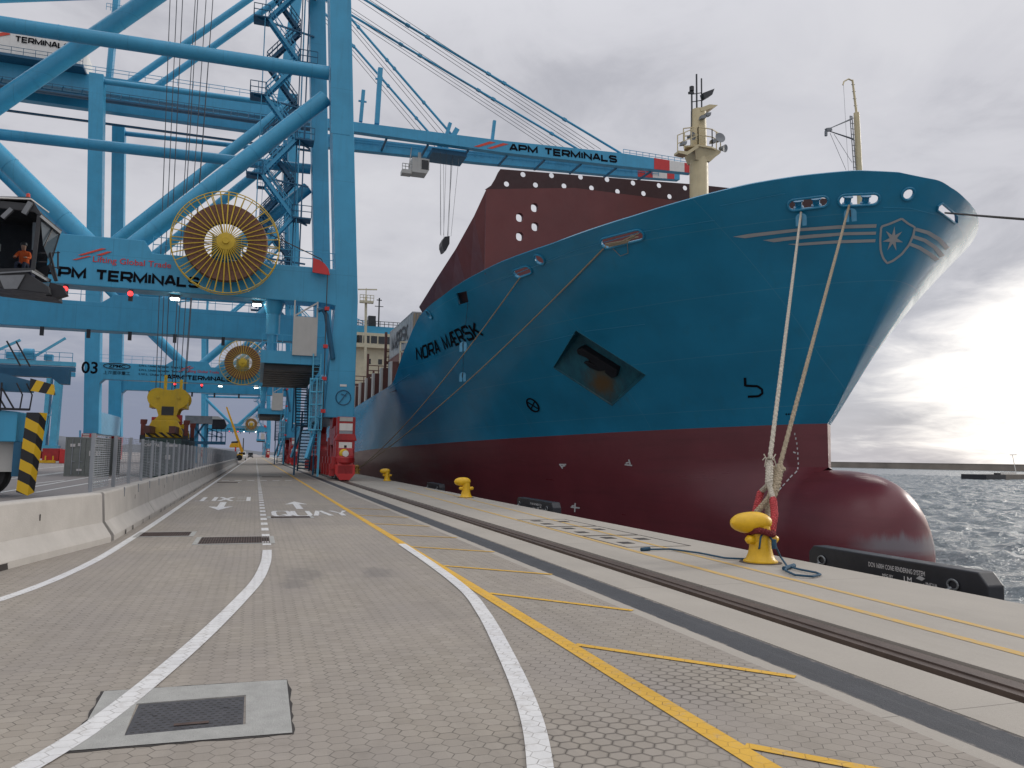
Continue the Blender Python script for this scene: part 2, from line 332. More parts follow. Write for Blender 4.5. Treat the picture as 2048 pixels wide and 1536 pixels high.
# ---------------------------------------------------------------- mesh helpers
def V(*a): return Vector(a if len(a) > 1 else a[0])
class MB:
    def __init__(s): s.v = []; s.f = []; s.m = []
    def add(s, vs, fs, mi=0):
        o = len(s.v); s.v += [tuple(v) for v in vs]; s.f += [tuple(o + i for i in f) for f in fs]; s.m += [mi] * len(fs); return s
    def box(s, lo, hi, mi=0):
        x0, y0, z0 = lo; x1, y1, z1 = hi
        return s.add([(x0, y0, z0), (x1, y0, z0), (x1, y1, z0), (x0, y1, z0), (x0, y0, z1), (x1, y0, z1), (x1, y1, z1), (x0, y1, z1)],
                     [(3, 2, 1, 0), (4, 5, 6, 7), (0, 1, 5, 4), (1, 2, 6, 5), (2, 3, 7, 6), (3, 0, 4, 7)], mi)
    def bar(s, p, q, w=.1, h=None, up=(0, 0, 1), mi=0, w2=None, h2=None):
        p, q = V(p), V(q); h = w if h is None else h; w2 = w if w2 is None else w2; h2 = h if h2 is None else h2
        d = (q - p).normalized(); up = V(up)
        if abs(d.dot(up)) > .98: up = V(0, 1, 0)
        a = d.cross(up).normalized(); b = a.cross(d).normalized(); vs = []
        for c, ww, hh in ((p, w, h), (q, w2, h2)):
            for i, j in ((-1, -1), (1, -1), (1, 1), (-1, 1)): vs.append(c + a * i * ww / 2 + b * j * hh / 2)
        return s.add(vs, [(3, 2, 1, 0), (4, 5, 6, 7), (0, 1, 5, 4), (1, 2, 6, 5), (2, 3, 7, 6), (3, 0, 4, 7)], mi)
    def tube(s, pts, r, seg=8, mi=0, closed=False, caps=True):
        pts = [V(p) for p in pts]; n = len(pts); rs = r if isinstance(r, (list, tuple)) else [r] * n; rings = []; prev = None
        for i, p in enumerate(pts):
            if closed: d = pts[(i + 1) % n] - pts[i - 1]
            else: d = pts[min(i + 1, n - 1)] - pts[max(i - 1, 0)]
            d = d.normalized() if d.length > 1e-9 else V(0, 0, 1)
            if prev is None:
                u = V(0, 0, 1) if abs(d.z) < .9 else V(1, 0, 0); a = d.cross(u).normalized()
            else:
                a = prev - d * prev.dot(d); a = a.normalized() if a.length > 1e-6 else d.orthogonal().normalized()
            prev = a; b = d.cross(a)
            rings.append([p + (a * math.cos(2 * PI * k / seg) + b * math.sin(2 * PI * k / seg)) * rs[i] for k in range(seg)])
        vs = [v for rg in rings for v in rg]; fs = []
        for i in range(n if closed else n - 1):
            j = (i + 1) % n
            for k in range(seg): fs.append((i * seg + k, i * seg + (k + 1) % seg, j * seg + (k + 1) % seg, j * seg + k))
        if caps and not closed: fs += [tuple(reversed(range(seg))), tuple(range((n - 1) * seg, n * seg))]
        return s.add(vs, fs, mi)
    def prism(s, poly, o, u, v, d, mi=0):          # polygon (a,b) -> o + a*u + b*v, extruded by d
        o, u, v, d = V(o), V(u), V(v), V(d); n = len(poly)
        bot = [o + u * a + v * b for a, b in poly]; top = [p + d for p in bot]
        return s.add(bot + top, [tuple(reversed(range(n))), tuple(range(n, 2 * n))] + [(i, (i + 1) % n, n + (i + 1) % n, n + i) for i in range(n)], mi)
    def lathe(s, prof, o, seg=24, axis=(0, 0, 1), mi=0):
        o = V(o); ax = V(axis).normalized(); a = ax.orthogonal().normalized(); b = ax.cross(a); vs = []
        for r, h in prof:
            for k in range(seg): vs.append(o + ax * h + (a * math.cos(2 * PI * k / seg) + b * math.sin(2 * PI * k / seg)) * r)
        fs = []; n = len(prof)
        for i in range(n - 1):
            for k in range(seg): fs.append((i * seg + k, i * seg + (k + 1) % seg, (i + 1) * seg + (k + 1) % seg, (i + 1) * seg + k))
        if prof[0] == prof[-1]: return s.add(vs, fs, mi)
        if prof[0][0] > 1e-4: fs.append(tuple(reversed(range(seg))))
        if prof[-1][0] > 1e-4: fs.append(tuple(range((n - 1) * seg, n * seg)))
        return s.add(vs, fs, mi)
    def rail(s, p, q, h=1.0, step=1.6, r=.025, rails=(1.0, .5), up=(0, 0, 1)):
        p, q, up = V(p), V(q), V(up); L = (q - p).length; n = max(1, int(round(L / step)))
        for i in range(n + 1):
            a = p.lerp(q, i / n); s.bar(a, a + up * h, r * 2)
        for k in rails: s.bar(p + up * h * k, q + up * h * k, r * 2)
        return s
    def flight(s, p, q, width, side, tread=.28):   # stair flight from p up to q, treads across `side`
        p, q, side = V(p), V(q), V(side).normalized(); n = max(3, int((q.z - p.z) / tread))
        for k in (0, 1):
            a = side * width * (k - .5); s.bar(p + a, q + a, .06, .28)
            s.bar(p + a + V(0, 0, 1.1), q + a + V(0, 0, 1.1), .07); s.bar(p + a + V(0, 0, .6), q + a + V(0, 0, .6), .06)
            for i in range(0, n + 1, 2): c = p.lerp(q, i / n) + a; s.bar(c, c + V(0, 0, 1.1), .055)
        for i in range(1, n): c = p.lerp(q, i / n); s.bar(c - side * width / 2, c + side * width / 2, .26, .03)
        return s
    def build(s, name, mat, parent=None, smooth=False, sharp=30, bevel=0, base=True):
        me = bpy.data.meshes.new(name); off = V(parent_world(parent)) if parent else V(0, 0, 0)
        me.from_pydata([V(v) - off for v in s.v], [], s.f)
        for mm in (mat if isinstance(mat, (list, tuple)) else [mat]): me.materials.append(M[mm])
        me.polygons.foreach_set('material_index', s.m); me.update()
        bm = bmesh.new(); bm.from_mesh(me); bmesh.ops.recalc_face_normals(bm, faces=bm.faces)
        if bevel: bmesh.ops.bevel(bm, geom=[e for e in bm.edges if e.is_manifold and e.calc_face_angle(0) > .6], offset=bevel, segments=2, affect='EDGES', profile=.6)
        bm.to_mesh(me); bm.free()
        if smooth:
            me.polygons.foreach_set('use_smooth', [True] * len(me.polygons)); me.set_sharp_from_angle(angle=math.radians(sharp))
        o = bpy.data.objects.new(name, me); COL.objects.link(o)
        if parent: o.parent = parent
        return o
LOC = {}
def parent_world(o):
    p = V(0, 0, 0)
    while o is not None: p = p + V(o.location); o = o.parent
    return p
def tag(o, label=None, cat=None, group=None, kind=None):
    if label: o['label'] = label
    if cat: o['category'] = cat
    if group: o['group'] = group
    if kind: o['kind'] = kind
    return o
def thing(name, label, cat, loc=(0, 0, 0), group=None):
    o = bpy.data.objects.new(name, None); COL.objects.link(o); o.location = loc; o.empty_display_size = .5
    return tag(o, label, cat, group)
def copy_tree(o, parent=None):
    c = o.copy(); COL.objects.link(c)
    if parent: c.parent = parent
    for ch in [x for x in bpy.data.objects if x.parent == o]: copy_tree(ch, c)
    return c
def text_verts(body, size=1.0, bold=0.0, xs=1.0, spacing=1.0, depth=0.0):
    cu = bpy.data.curves.new('lettering', 'FONT'); cu.body = body; cu.size = size; cu.offset = bold; cu.space_character = spacing; cu.extrude = depth; cu.resolution_u = 3
    ob = bpy.data.objects.new('lettering', cu); COL.objects.link(ob)
    dg = bpy.context.evaluated_depsgraph_get(); me = bpy.data.meshes.new_from_object(ob.evaluated_get(dg))
    vs = [(v.co.x * xs, v.co.y, v.co.z) for v in me.vertices]; fs = [tuple(p.vertices) for p in me.polygons]
    bpy.data.objects.remove(ob); bpy.data.curves.remove(cu); bpy.data.meshes.remove(me)
    return vs, fs
def put_text(body, o, u, v, width, height, mat, parent, bold=.0, off=.012, spacing=1.0, name='lettering', mb=None, build=True):
    """text stretched to a width x height box with its lower left corner at o"""
    vs, fs = text_verts(body, 1, bold, 1, spacing); xs = [a[0] for a in vs]; ys = [a[1] for a in vs]
    x0, x1, y0, y1 = min(xs), max(xs), min(ys), max(ys); o, u, v = V(o), V(u).normalized(), V(v).normalized(); n = u.cross(v)
    mb = mb or MB()
    mb.add([o + u * ((a[0] - x0) / (x1 - x0) * width) + v * ((a[1] - y0) / (y1 - y0) * height) + n * off for a in vs], fs)
    return mb.build(name, mat, parent) if build else mb
GLY = {'A': (1, [[(0, 0), (.42, 1), (.58, 1), (1, 0)], [(.16, .30), (.84, .30)]]), 'P': (1, [[(0, 0), (0, 1), (.84, 1), (1, .86), (1, .56), (.84, .42), (0, .42)]]), 'M': (1.2, [[(0, 0), (0, 1), (.5, .12), (1, 1), (1, 0)]]),
       'T': (1, [[(0, 1), (1, 1)], [(.5, 1), (.5, 0)]]), 'E': (.95, [[(1, 1), (0, 1), (0, 0), (1, 0)], [(0, .5), (.92, .5)]]), 'R': (1, [[(0, 0), (0, 1), (.84, 1), (1, .86), (1, .56), (.84, .42), (0, .42)], [(.5, .42), (1, 0)]]),
       'I': (.12, [[(.5, 0), (.5, 1)]]), 'N': (1, [[(0, 0), (0, 1), (1, 0), (1, 1)]]), 'L': (.9, [[(0, 1), (0, 0), (1, 0)]]),
       'S': (1, [[(1, .82), (.86, 1), (.14, 1), (0, .86), (0, .66), (.14, .53), (.86, .47), (1, .34), (1, .14), (.86, 0), (.14, 0), (0, .18)]]),
       'O': (1, [[(.5, 0), (.16, 0), (0, .2), (0, .8), (.16, 1), (.84, 1), (1, .8), (1, .2), (.84, 0), (.5, 0)]]), 'K': (1, [[(0, 0), (0, 1)], [(1, 1), (.02, .40)], [(.36, .6), (1, 0)]]),
       'Æ': (1.55, [[(0, 0), (.46, 1), (1, 1)], [(.56, 1), (.56, 0), (1, 0)], [(.56, .5), (.95, .5)], [(.2, .32), (.56, .32)]]),
       'Q': (1, [[(.5, 0), (.16, 0), (0, .2), (0, .8), (.16, 1), (.84, 1), (1, .8), (1, .2), (.84, 0), (.5, 0)], [(.6, .3), (1.0, -.05)]]), 'U': (1, [[(0, 1), (0, .2), (.16, 0), (.84, 0), (1, .2), (1, 1)]]),
       'Y': (1, [[(0, 1), (.5, .45), (1, 1)], [(.5, .45), (.5, 0)]]), 'X': (1, [[(0, 0), (1, 1)], [(0, 1), (1, 0)]])}
def stroke_text(body, Wd, Hh, th, gap=.32, space=.55, step=.003):
    tot = sum(space if c == ' ' else GLY[c][0] for c in body) + gap * (len(body) - 1); k = (Wd - th * 0) / tot; x = 0; vs = []; fs = []; lay = 0
    for c in body:
        if c == ' ': x += space + gap; continue
        w_, pls = GLY[c]
        for pl in pls:
            lay += 1; P = [np.array([(x + a * w_) * k, th / 2 + b * (Hh - th)]) for a, b in pl]; cl = np.allclose(P[0], P[-1]); n = len(P); o = len(vs)
            for i, p in enumerate(P):
                d0 = P[i] - P[i - 1] if i else (P[-1] - P[-2] if cl else P[1] - P[0]); d1 = P[i + 1] - P[i] if i < n - 1 else (P[1] - P[0] if cl else P[-1] - P[-2])
                d0 = d0 / np.linalg.norm(d0); d1 = d1 / np.linalg.norm(d1); n0 = np.array([-d0[1], d0[0]]); n1_ = np.array([-d1[1], d1[0]]); m = n0 + n1_; m = m / max(1e-6, np.linalg.norm(m)); s = th / 2 / max(.5, m.dot(n0))
                vs += [(*(p - m * s), (lay % 3) * step), (*(p + m * s), (lay % 3) * step)]
            fs += [(o + 2 * i, o + 2 * i + 2, o + 2 * i + 3, o + 2 * i + 1) for i in range(n - 1)]
        x += w_ + gap
    return vs, fs
def put_stroke(body, o, u, v, Wd, Hh, th, mat, parent, off=.03, name='lettering', mb=None, build=True, gap=.32, step=.003):
    vs, fs = stroke_text(body, Wd, Hh, th, gap, step=step); o, u, v = V(o), V(u).normalized(), V(v).normalized(); n = u.cross(v); mb = mb or MB()
    mb.add([o + u * a[0] + v * a[1] + n * (off + a[2]) for a in vs], fs); return mb.build(name, mat, parent) if build else mb
# ================================================================ SETTING
def sheet(name, x0, x1, y0, y1, z, mat, kind='structure'):
    o = MB().add([(x0, y0, z), (x1, y0, z), (x1, y1, z), (x0, y1, z)], [(0, 1, 2, 3)]).build(name, mat); o['kind'] = kind; return o
GZ = -.004
sheet('ground', -2500, 3.95, -80, 6000, GZ, 'yard_asphalt')
sheet('road', -3.6, 3.95, -20, 420, 0, 'pavers')
apron = MB()
for x0, x1, m in ((3.95, 4.09, 0), (4.53, 5.157, 0), (5.72, 8.8, 0)):
    apron.box((x0, -40, -1.2), (x1, 900, 0), m)
apron.build('quay_apron', 'apron_concrete')['kind'] = 'structure'
sheet('asphalt_strip', 4.09, 4.53, -40, 900, -.006, 'strip_asphalt')
gr = MB().add([(5.157, -40, -.05), (5.34, -40, -.085), (5.34, 900, -.085), (5.157, 900, -.05)], [(0, 1, 2, 3)])
gr.build('rail_groove', 'groove_sand')['kind'] = 'structure'
rl = MB().box((5.34, -40, -.2), (5.44, 900, -.012)).box((5.44, -40, -.2), (5.60, 900, .004)).box((5.60, -40, -.2), (5.72, 900, -.045))
tag(rl.build('crane_rail', 'rail_steel'), kind='structure')
qw = MB().box((3.9, -40, -7), (8.78, 900, -1.19)).build('quay_wall', 'quay_wall_concrete'); tag(qw, 'grey concrete quay wall face dropping to the water under the apron edge', 'wall')
sea = MB(); sea.add([(8.7, -200, -3.35), (9000, -200, -3.35), (9000, 12000, -3.35), (8.7, 12000, -3.35)], [(0, 1, 2, 3)]); sea.build('water', 'sea_water')['kind'] = 'structure'
rg_ = np.random.RandomState(5); gx1 = np.concatenate([np.arange(9, 90, .45), np.arange(90, 260, .8)]); gy1 = np.concatenate([np.arange(-30, 110, .45), np.arange(110, 260, .9)]); GX, GY = np.meshgrid(gx1, gy1); HZ = np.zeros_like(GX)
for k in range(60):
    lam = .9 * 1.036 ** k; th = 2.2 + rg_.normal(0, .8); am = .0075 * lam ** .85 * rg_.uniform(.6, 1.3); HZ += am * np.sin(2 * PI / lam * (GX * math.cos(th) + GY * math.sin(th)) + rg_.uniform(0, 7))
HZ = HZ + .5 * np.clip(HZ, 0, 1) ** 1.5; wme = bpy.data.meshes.new('water'); ny, nx = GX.shape; ii = np.arange(ny * nx).reshape(ny, nx)
wf = np.stack([ii[:-1, :-1], ii[:-1, 1:], ii[1:, 1:], ii[1:, :-1]], -1).reshape(-1, 4); wme.vertices.add(ny * nx); wme.vertices.foreach_set('co', np.stack([GX, GY, HZ - 3.0], -1).ravel())
wme.loops.add(wf.size); wme.loops.foreach_set('vertex_index', wf.ravel()); wme.polygons.add(len(wf)); wme.polygons.foreach_set('loop_start', np.arange(len(wf)) * 4); wme.polygons.foreach_set('loop_total', np.full(len(wf), 4)); wme.update(); wme.validate()
wme.polygons.foreach_set('use_smooth', [True] * len(wf)); wme.materials.append(M['sea_water']); wob_ = bpy.data.objects.new('water', wme); COL.objects.link(wob_); wob_['kind'] = 'structure'
hl = MB(); pts = []
for i in range(60):
    x = -2400 + i * 60; h = 40 + 55 * math.sin(i * .21 + 1) ** 2 + 25 * math.sin(i * .53) ** 2; pts.append((x, max(6, h * min(1, max(.12, -(x - 900) / 2200)))))
vs = []; fs = []
for i, (x, h) in enumerate(pts): vs += [(x, 5200, -3), (x, 5350, h * .55), (x, 5700, h), (x, 6600, -3)]
for i in range(len(pts) - 1):
    for k in range(3): fs.append((i * 4 + k, i * 4 + k + 1, i * 4 + 5 + k, i * 4 + 4 + k))
MB().add(vs, fs).build('hills', 'hill', smooth=True)['kind'] = 'structure'
# road markings, laid on the paving
LN = {}
def ribbon(mb, pts, w, z=.004):
    pts = [V(p[0], p[1], 0) for p in pts]; vs = []
    for i, p in enumerate(pts):
        d = (pts[min(i + 1, len(pts) - 1)] - pts[max(i - 1, 0)]).normalized(); s = V(d.y, -d.x, 0)
        vs += [(p.x - s.x * w / 2, p.y - s.y * w / 2, z), (p.x + s.x * w / 2, p.y + s.y * w / 2, z)]
    return mb.add(vs, [(2 * i, 2 * i + 1, 2 * i + 3, 2 * i + 2) for i in range(len(pts) - 1)])
def curve(pts, n=8):      # Catmull-Rom
    out = []; P = [V(p[0], p[1], 0) for p in pts]; P = [P[0] * 2 - P[1]] + P + [P[-1] * 2 - P[-2]]
    for i in range(1, len(P) - 2):
        for k in range(n):
            t = k / n; a, b, c, d = P[i - 1:i + 3]
            out.append(.5 * ((2 * b) + (c - a) * t + (2 * a - 5 * b + 4 * c - d) * t * t + (3 * b - a - 3 * c + d) * t ** 3))
    return out + [P[-2]]
wm = MB(); ym = MB()
ribbon(ym, [(2.72, 420), (2.72, 14.75)], .15, .004); ribbon(ym, [(2.72, 14.75), (2.70, 3.6), (2.70, -6)], .15, .006)
ribbon(wm, curve([(2.69, 14.72), (2.64, 11.6), (2.55, 9.5), (2.39, 8.2), (2.17, 6.9), (1.83, 5.18), (1.52, 4.05), (1.0, 2.6), (.2, .9)]), .145, .008)
ribbon(wm, curve([(.265, 14.2), (.22, 12.6), (.10, 10.9), (-.09, 9.48), (-.34, 7.9), (-.58, 6.61), (-.80, 5.6), (-1.03, 4.86), (-1.7, 3.3)]), .15, .008)
ribbon(wm, [(-2.16, 420), (-2.16, 24)] + curve([(-2.16, 24), (-2.165, 20.5), (-2.19, 16.5), (-2.27, 12.9), (-2.62, 10.1), (-3.5, 7.5)])[1:], .135, .004)
y = 15.0
while y < 300: ribbon(wm, [(.27, y), (.27, y + .62)], .15, .004); y += 1.42 if y < 60 else 1.6
for x0, y0, x1, y1 in ((2.72, 16.5, 4.0, 15.65), (2.78, 14.25, 4.05, 13.2), (2.78, 11.7, 4.09, 10.5), (2.78, 9.24, 4.0, 7.83), (2.78, 6.55, 4.02, 5.15), (2.78, 4.02, 4.0, 2.7), (2.78, 19.2, 4.0, 18.3), (2.78, 22, 4.0, 21), (2.78, 25, 4.0, 24)):
    ribbon(ym, [(x0, y0), (x1, y1)], .085, .0065)
tag(wm.build('white_lane_marking', 'pavers_white'), kind='structure'); tag(ym.build('yellow_lane_marking', 'pavers_yellow'), kind='structure')
al = MB(); ribbon(al, [(8.45, 40), (7.47, 14.2), (7.11, 5.73), (6.8, -3)], .105); ribbon(al, [(7.05, 40), (6.65, 16), (6.46, 5.2), (6.3, -3)], .125)
tag(al.build('quay_edge_line', 'line_yellow'), kind='structure')
gt = MB()
put_stroke('QUAY', (.56, 21.85, .005), (1, 0, 0), (0, 1, 0), 2.03, 2.0, .13, 'pavers_white', None, off=0, mb=gt, build=False, step=.0012)
put_stroke('EXIT', (-.17, 31.6, .005), (-1, 0, 0), (0, -1, 0), 1.75, 2.6, .14, 'pavers_white', None, off=0, mb=gt, build=False, step=.0012)
for cx, yt, s, L in ((1.36, 28.6, 1, 3.9), (-.96, 24.4, -1, 4.0)):
    gt.prism([(0, 0), (-.36, -.42 * L), (-.1, -.36 * L), (-.1, -L), (.1, -L), (.1, -.36 * L), (.36, -.42 * L)], (cx, yt, .004), (s, 0, 0), (0, s, 0), (0, 0, .001))
for k in range(6): gt.box((-1.9 + k * .75, 51, .004), (-1.5 + k * .75, 51.6, .005))
tag(gt.build('painted_lane_text', 'pavers_white'), kind='structure')
yl = MB()
for a, b in (((0, 985), (210, 949)), ((70, 985), (330, 940)), ((60, 968), (130, 960)), ((0, 960), (135, 943)), ((75, 952), (130, 945)), ((70, 938), (135, 932))):
    p, q = gz(*a), gz(*b); ribbon(yl, [p, q], .16, .002)
tag(yl.build('yard_line', 'yard_white'), kind='structure')
# manhole, gratings, hatch covers
mh = thing('manhole', 'dark ribbed manhole cover set in a pale concrete surround, nearest the camera', 'manhole', (-.3, 5.45, 0))
su = MB(); so = [(-.90, 4.98), (.28, 4.94), (.29, 6.08), (-.92, 6.12)]; si = [(-.655, 5.155), (.015, 5.165), (.01, 5.775), (-.67, 5.765)]
vs = [(x, y, .0065) for x, y in so] + [(x, y, .0065) for x, y in si] + [(x, y, -.02) for x, y in si]
su.add(vs, [(i, (i + 1) % 4, 4 + (i + 1) % 4, 4 + i) for i in range(4)] + [(4 + i, 4 + (i + 1) % 4, 8 + (i + 1) % 4, 8 + i) for i in range(4)]); su.build('concrete_surround', 'concrete_new', mh)
cv = MB().box((-.655, 5.175, -.02), (.0, 5.76, .002))
for x, y in ((-.53, 5.5), (-.11, 5.55)): cv.lathe([(.016, .002), (.016, .006), (.01, .007)], (x, y, 0), 10)
for i in range(14):
    for j in range(12):
        x = -.63 + i * .046 + (j % 2) * .02; y = 5.2 + j * .046
        if x < -.03: cv.box((x, y, .002), (x + .022, y + .008, .0028), 1)
cv.build('cover_plate', ['iron_cover', 'hole_dark'], mh)
jt_ = MB(); ring = []
for (xa, ya), (xb, yb) in zip(so, so[1:] + so[:1]):
    for k in range(14): q = k / 14; ring.append((xa + (xb - xa) * q + random.uniform(-.012, .012), ya + (yb - ya) * q + random.uniform(-.012, .012)))
cxm, cym = -.31, 5.53; outr = [(cxm + (x - cxm) * 1.025, cym + (y - cym) * 1.03, .003) for x, y in ring]; inr = [(cxm + (x - cxm) * .97, cym + (y - cym) * .97, .003) for x, y in ring]; nr_ = len(ring)
jt_.add(outr + inr, [(i, (i + 1) % nr_, nr_ + (i + 1) % nr_, nr_ + i) for i in range(nr_)]).build('joint_gap', 'hole_dark', mh)
tag(MB().box((-.4, 5.25, .006), (-.2, 5.29, .0075)).build('rust_patch', 'grate_rust', mh))
def grating(x0, x1, y0, y1, label, frame=.1):
    t = thing('drain_grating', label, 'drain grating', ((x0 + x1) / 2, (y0 + y1) / 2, 0), 'drain gratings in the roadway')
    f = MB(); f.box((x0 - frame, y0 - frame, 0), (x1 + frame, y0, .008)).box((x0 - frame, y1, 0), (x1 + frame, y1 + frame, .008)).box((x0 - frame, y0, 0), (x0, y1, .008)).box((x1, y0, 0), (x1 + frame, y1, .008)); f.build('grating_frame', 'concrete_new', t)
    g = MB(); n = int((x1 - x0) / .045)
    for i in range(n + 1): x = x0 + (x1 - x0) * i / n; g.box((x - .009, y0, .003), (x + .009, y1, .010))
    for i in range(5): y = y0 + (y1 - y0) * i / 4; g.box((x0, y - .012, .003), (x1, y + .012, .011))
    g.build('grating_bars', 'grate_rust', t); MB().box((x0, y0, .001), (x1, y1, .003)).build('pit', 'hole_dark', t)
grating(-.92, .32, 15.35, 16.5, 'long rusty drain grating ending under the dashed lane line')
grating(.46, 1.44, 21.2, 21.72, 'narrow rusty drain grating under the painted word QUAY')
grating(-2.1, -1.2, 16.9, 17.7, 'sunken drain grating beside the left white line, near the barrier joint')
grating(.5, 1.9, 59, 60.2, 'far drain grating right of the dashed line, near the crane stairs')
grating(-2.0, -.9, 47, 48, 'far drain grating left of the dashed line, beside the barrier')
for i, (ya, yb) in enumerate(((13.4, 15.5), (15.6, 17.7), (17.8, 19.9))):
    x0, x1 = 6.72, 8.1; f = MB(); s = .02
    f.box((x0, ya, .001), (x1, ya + s, .006)).box((x0, yb - s, .001), (x1, yb, .006)).box((x0, ya, .001), (x0 + s, yb, .006)).box((x1 - s, ya, .001), (x1, yb, .006))
    t = thing('pit_cover', ('concrete pit cover nearest the roped bollard', 'middle one of the three concrete pit covers on the apron', 'concrete pit cover farthest from the camera, towards the second bollard')[i], 'pit cover', ((x0 + x1) / 2, (ya + yb) / 2, 0), 'pit covers in the apron')
    f.build('cover_edge', 'hole_dark', t)
    for (a, b) in ((.25, .35), (.75, .65), (.3, .8)):
        cx, cy = x0 + (x1 - x0) * a, ya + (yb - ya) * b; MB().box((cx - .13, cy - .16, .001), (cx + .13, cy + .16, .005)).build('lifting_pocket', 'hole_dark', t)
# ================================================================ SHIP
XC, BEAM = 25.0, 14.6
PT = [(29.42, 0), (29.6, .16), (30.0, .6), (30.3, .93), (32.36, 2.11), (35.28, 3.68), (39.69, 5.52), (45.52, 7.50), (50.75, 9.15), (57.89, 10.92), (62.63, 11.86), (68.09, 12.95), (75.88, 14.0), (82, 14.45), (89, 14.6), (400, 14.6)]
ZS = [(20.5, 12.8), (23.0, 12.82), (23.32, 13.03), (23.98, 13.15), (25.16, 13.11), (26.43, 13.02), (28.03, 12.81), (30.4, 12.5), (34.86, 12.1), (38.7, 12.0), (40.8, 11.88), (43.1, 11.78), (46.6, 11.56), (50, 11.5), (52.7, 11.36), (55, 10.75), (57, 10.05), (59.0, 9.38), (61, 8.4), (62.8, 7.62), (66, 7.45), (75, 7.3), (87.8, 7.05), (120, 7.0), (170, 7.2), (300, 7.5)]
ZSF = [(20.5, 12.8), (23.0, 12.82), (23.15, 12.68), (23.63, 12.52), (24.2, 12.45), (30, 12.4), (40, 11.9), (52.7, 11.36), (62.8, 7.62), (87.8, 7.05), (300, 7.5)]
lin = lambda tab, x: float(np.interp(x, [a for a, b in tab], [b for a, b in tab]))
YT, YP, YE, SL = 23.0, 29.42, 95.0, 28.0
zp = lambda Y: 3.44 - .0245 * (Y - 29.42)
def bs(Y): s = min(1, max(0, (Y - YT) / SL)); return BEAM * (1 - (1 - s) ** 2.2) ** (1 / 1.6)
def hull_tv(t, v, ZS=ZS):
    yp, ys = YP + (YE - YP) * t * t, YT + (YE - YT) * t * t; wy = v ** .9
    Y = yp * (1 - wy) + ys * wy; w_ = v ** 1.35
    z0, z1 = zp(Y), lin(ZS, ys)
    return Y, (1 - w_) * lin(PT, yp) + w_ * bs(ys), z0 + (z1 - z0) * v
def hull_half(Y, z):
    top = lin(ZS, Y)
    for _ in range(6):
        v = min(1, max(0, (z - zp(Y)) / (top - zp(Y)))); wy = v ** .9; st = YP * (1 - wy) + YT * wy
        t = math.sqrt(max(0, (Y - st) / (YE - st))); top = lin(ZS, YT + (YE - YT) * t * t)
    w_ = v ** 1.35
    return (1 - w_) * lin(PT, YP + (YE - YP) * t * t) + w_ * bs(YT + (YE - YT) * t * t)
BZ, BA, BB, BL = -2.15, 3.46, 2.25, 4.85
def bulb_half(Y, z):
    k = 1 - ((z - BZ) / BA) ** 2
    return BB * math.sqrt(k) * max(0, 1 - max(0, (Y - 33) / 12)) if k > 0 else 0
def hull_low(t, q):               # q 0..1 from paint line to below water
    Y = YP + (YE - YP) * t * t; z = zp(Y) + (-4.6 - zp(Y)) * q
    b = lin(PT, Y) * (1 - .14 * q); u = bulb_half(Y, z)
    return Y, (b ** 2.5 + u ** 2.5) ** .4, z
ship = thing('container_ship', 'large blue and dark red container ship moored bow first along the quay', 'ship', (XC, 60, 0))
def hull_grid():
    NT, NV, NQ = 110, 26, 16
    ts = [0.0] + [((i + .35) / NT) ** 1.0 for i in range(1, NT)] + [1.0]
    return ts, NT, NV, NQ
def hull_rows(tab):
    ts, NT, NV, NQ = hull_grid(); rows = []
    for k in range(NQ, 0, -1): rows.append([hull_low(t, k / NQ) for t in ts])
    for k in range(NV + 1): rows.append([hull_tv(t, k / NV, tab) for t in ts])
    for r_, row in enumerate(rows):     # run on to the stern
        k = (r_ - NQ) / NV
        for Y in (110, 140, 180, 220, 262):
            if r_ < NQ: z = zp(Y) + (-4.6 - zp(Y)) * (NQ - r_) / NQ
            else: z = zp(Y) + (lin(ZS, Y) - zp(Y)) * k
            row.append((Y, BEAM, z))
    return rows, NQ
def hull_mesh():
    mb = MB()
    for sgn in (-1, 1):
        rows, NQ = hull_rows(ZS if sgn < 0 else ZSF); nr, nc = len(rows), len(rows[0])
        vs = [(XC + sgn * b, Y, z) for row in rows for (Y, b, z) in row]; fs, ms = [], []
        for i in range(nr - 1):
            for j in range(nc - 1):
                a = i * nc + j; f = (a, a + 1, a + nc + 1, a + nc); f = f if sgn < 0 else f[::-1]
                o = len(mb.v); mb.add([vs[x] for x in f], [(0, 1, 2, 3)], 1 if i < NQ else 0)
    return mb
hb = hull_mesh()
hull = hb.build('hull', ['hull_blue', 'hull_bottom'], ship)
bm = bmesh.new(); bm.from_mesh(hull.data); bmesh.ops.remove_doubles(bm, verts=bm.verts, dist=.0008)
bmesh.ops.dissolve_degenerate(bm, dist=.0005, edges=bm.edges)
bmesh.ops.recalc_face_normals(bm, faces=bm.faces)
f0 = min(bm.faces, key=lambda f: (f.calc_center_median() + V(XC, 60, 0) - V(11, 60, 6)).length)
if f0.normal.x > 0: bmesh.ops.reverse_faces(bm, faces=bm.faces)
bm.to_mesh(hull.data)
BVH = BVHTree.FromBMesh(bm); bm.free(); SO = V(XC, 60, 0)
def hit(px, py):
    d = V(*ray(px, py)).normalized(); r = BVH.ray_cast(V(*CC) - SO, d)
    if r[0] is None: return None, None
    n = r[1]; n = n if n.dot(d) < 0 else -n
    return r[0] + SO, n
def on_hull(px, py, off=.02):
    p, n = hit(px, py)
    return (p + n * off, n) if p is not None else (None, None)
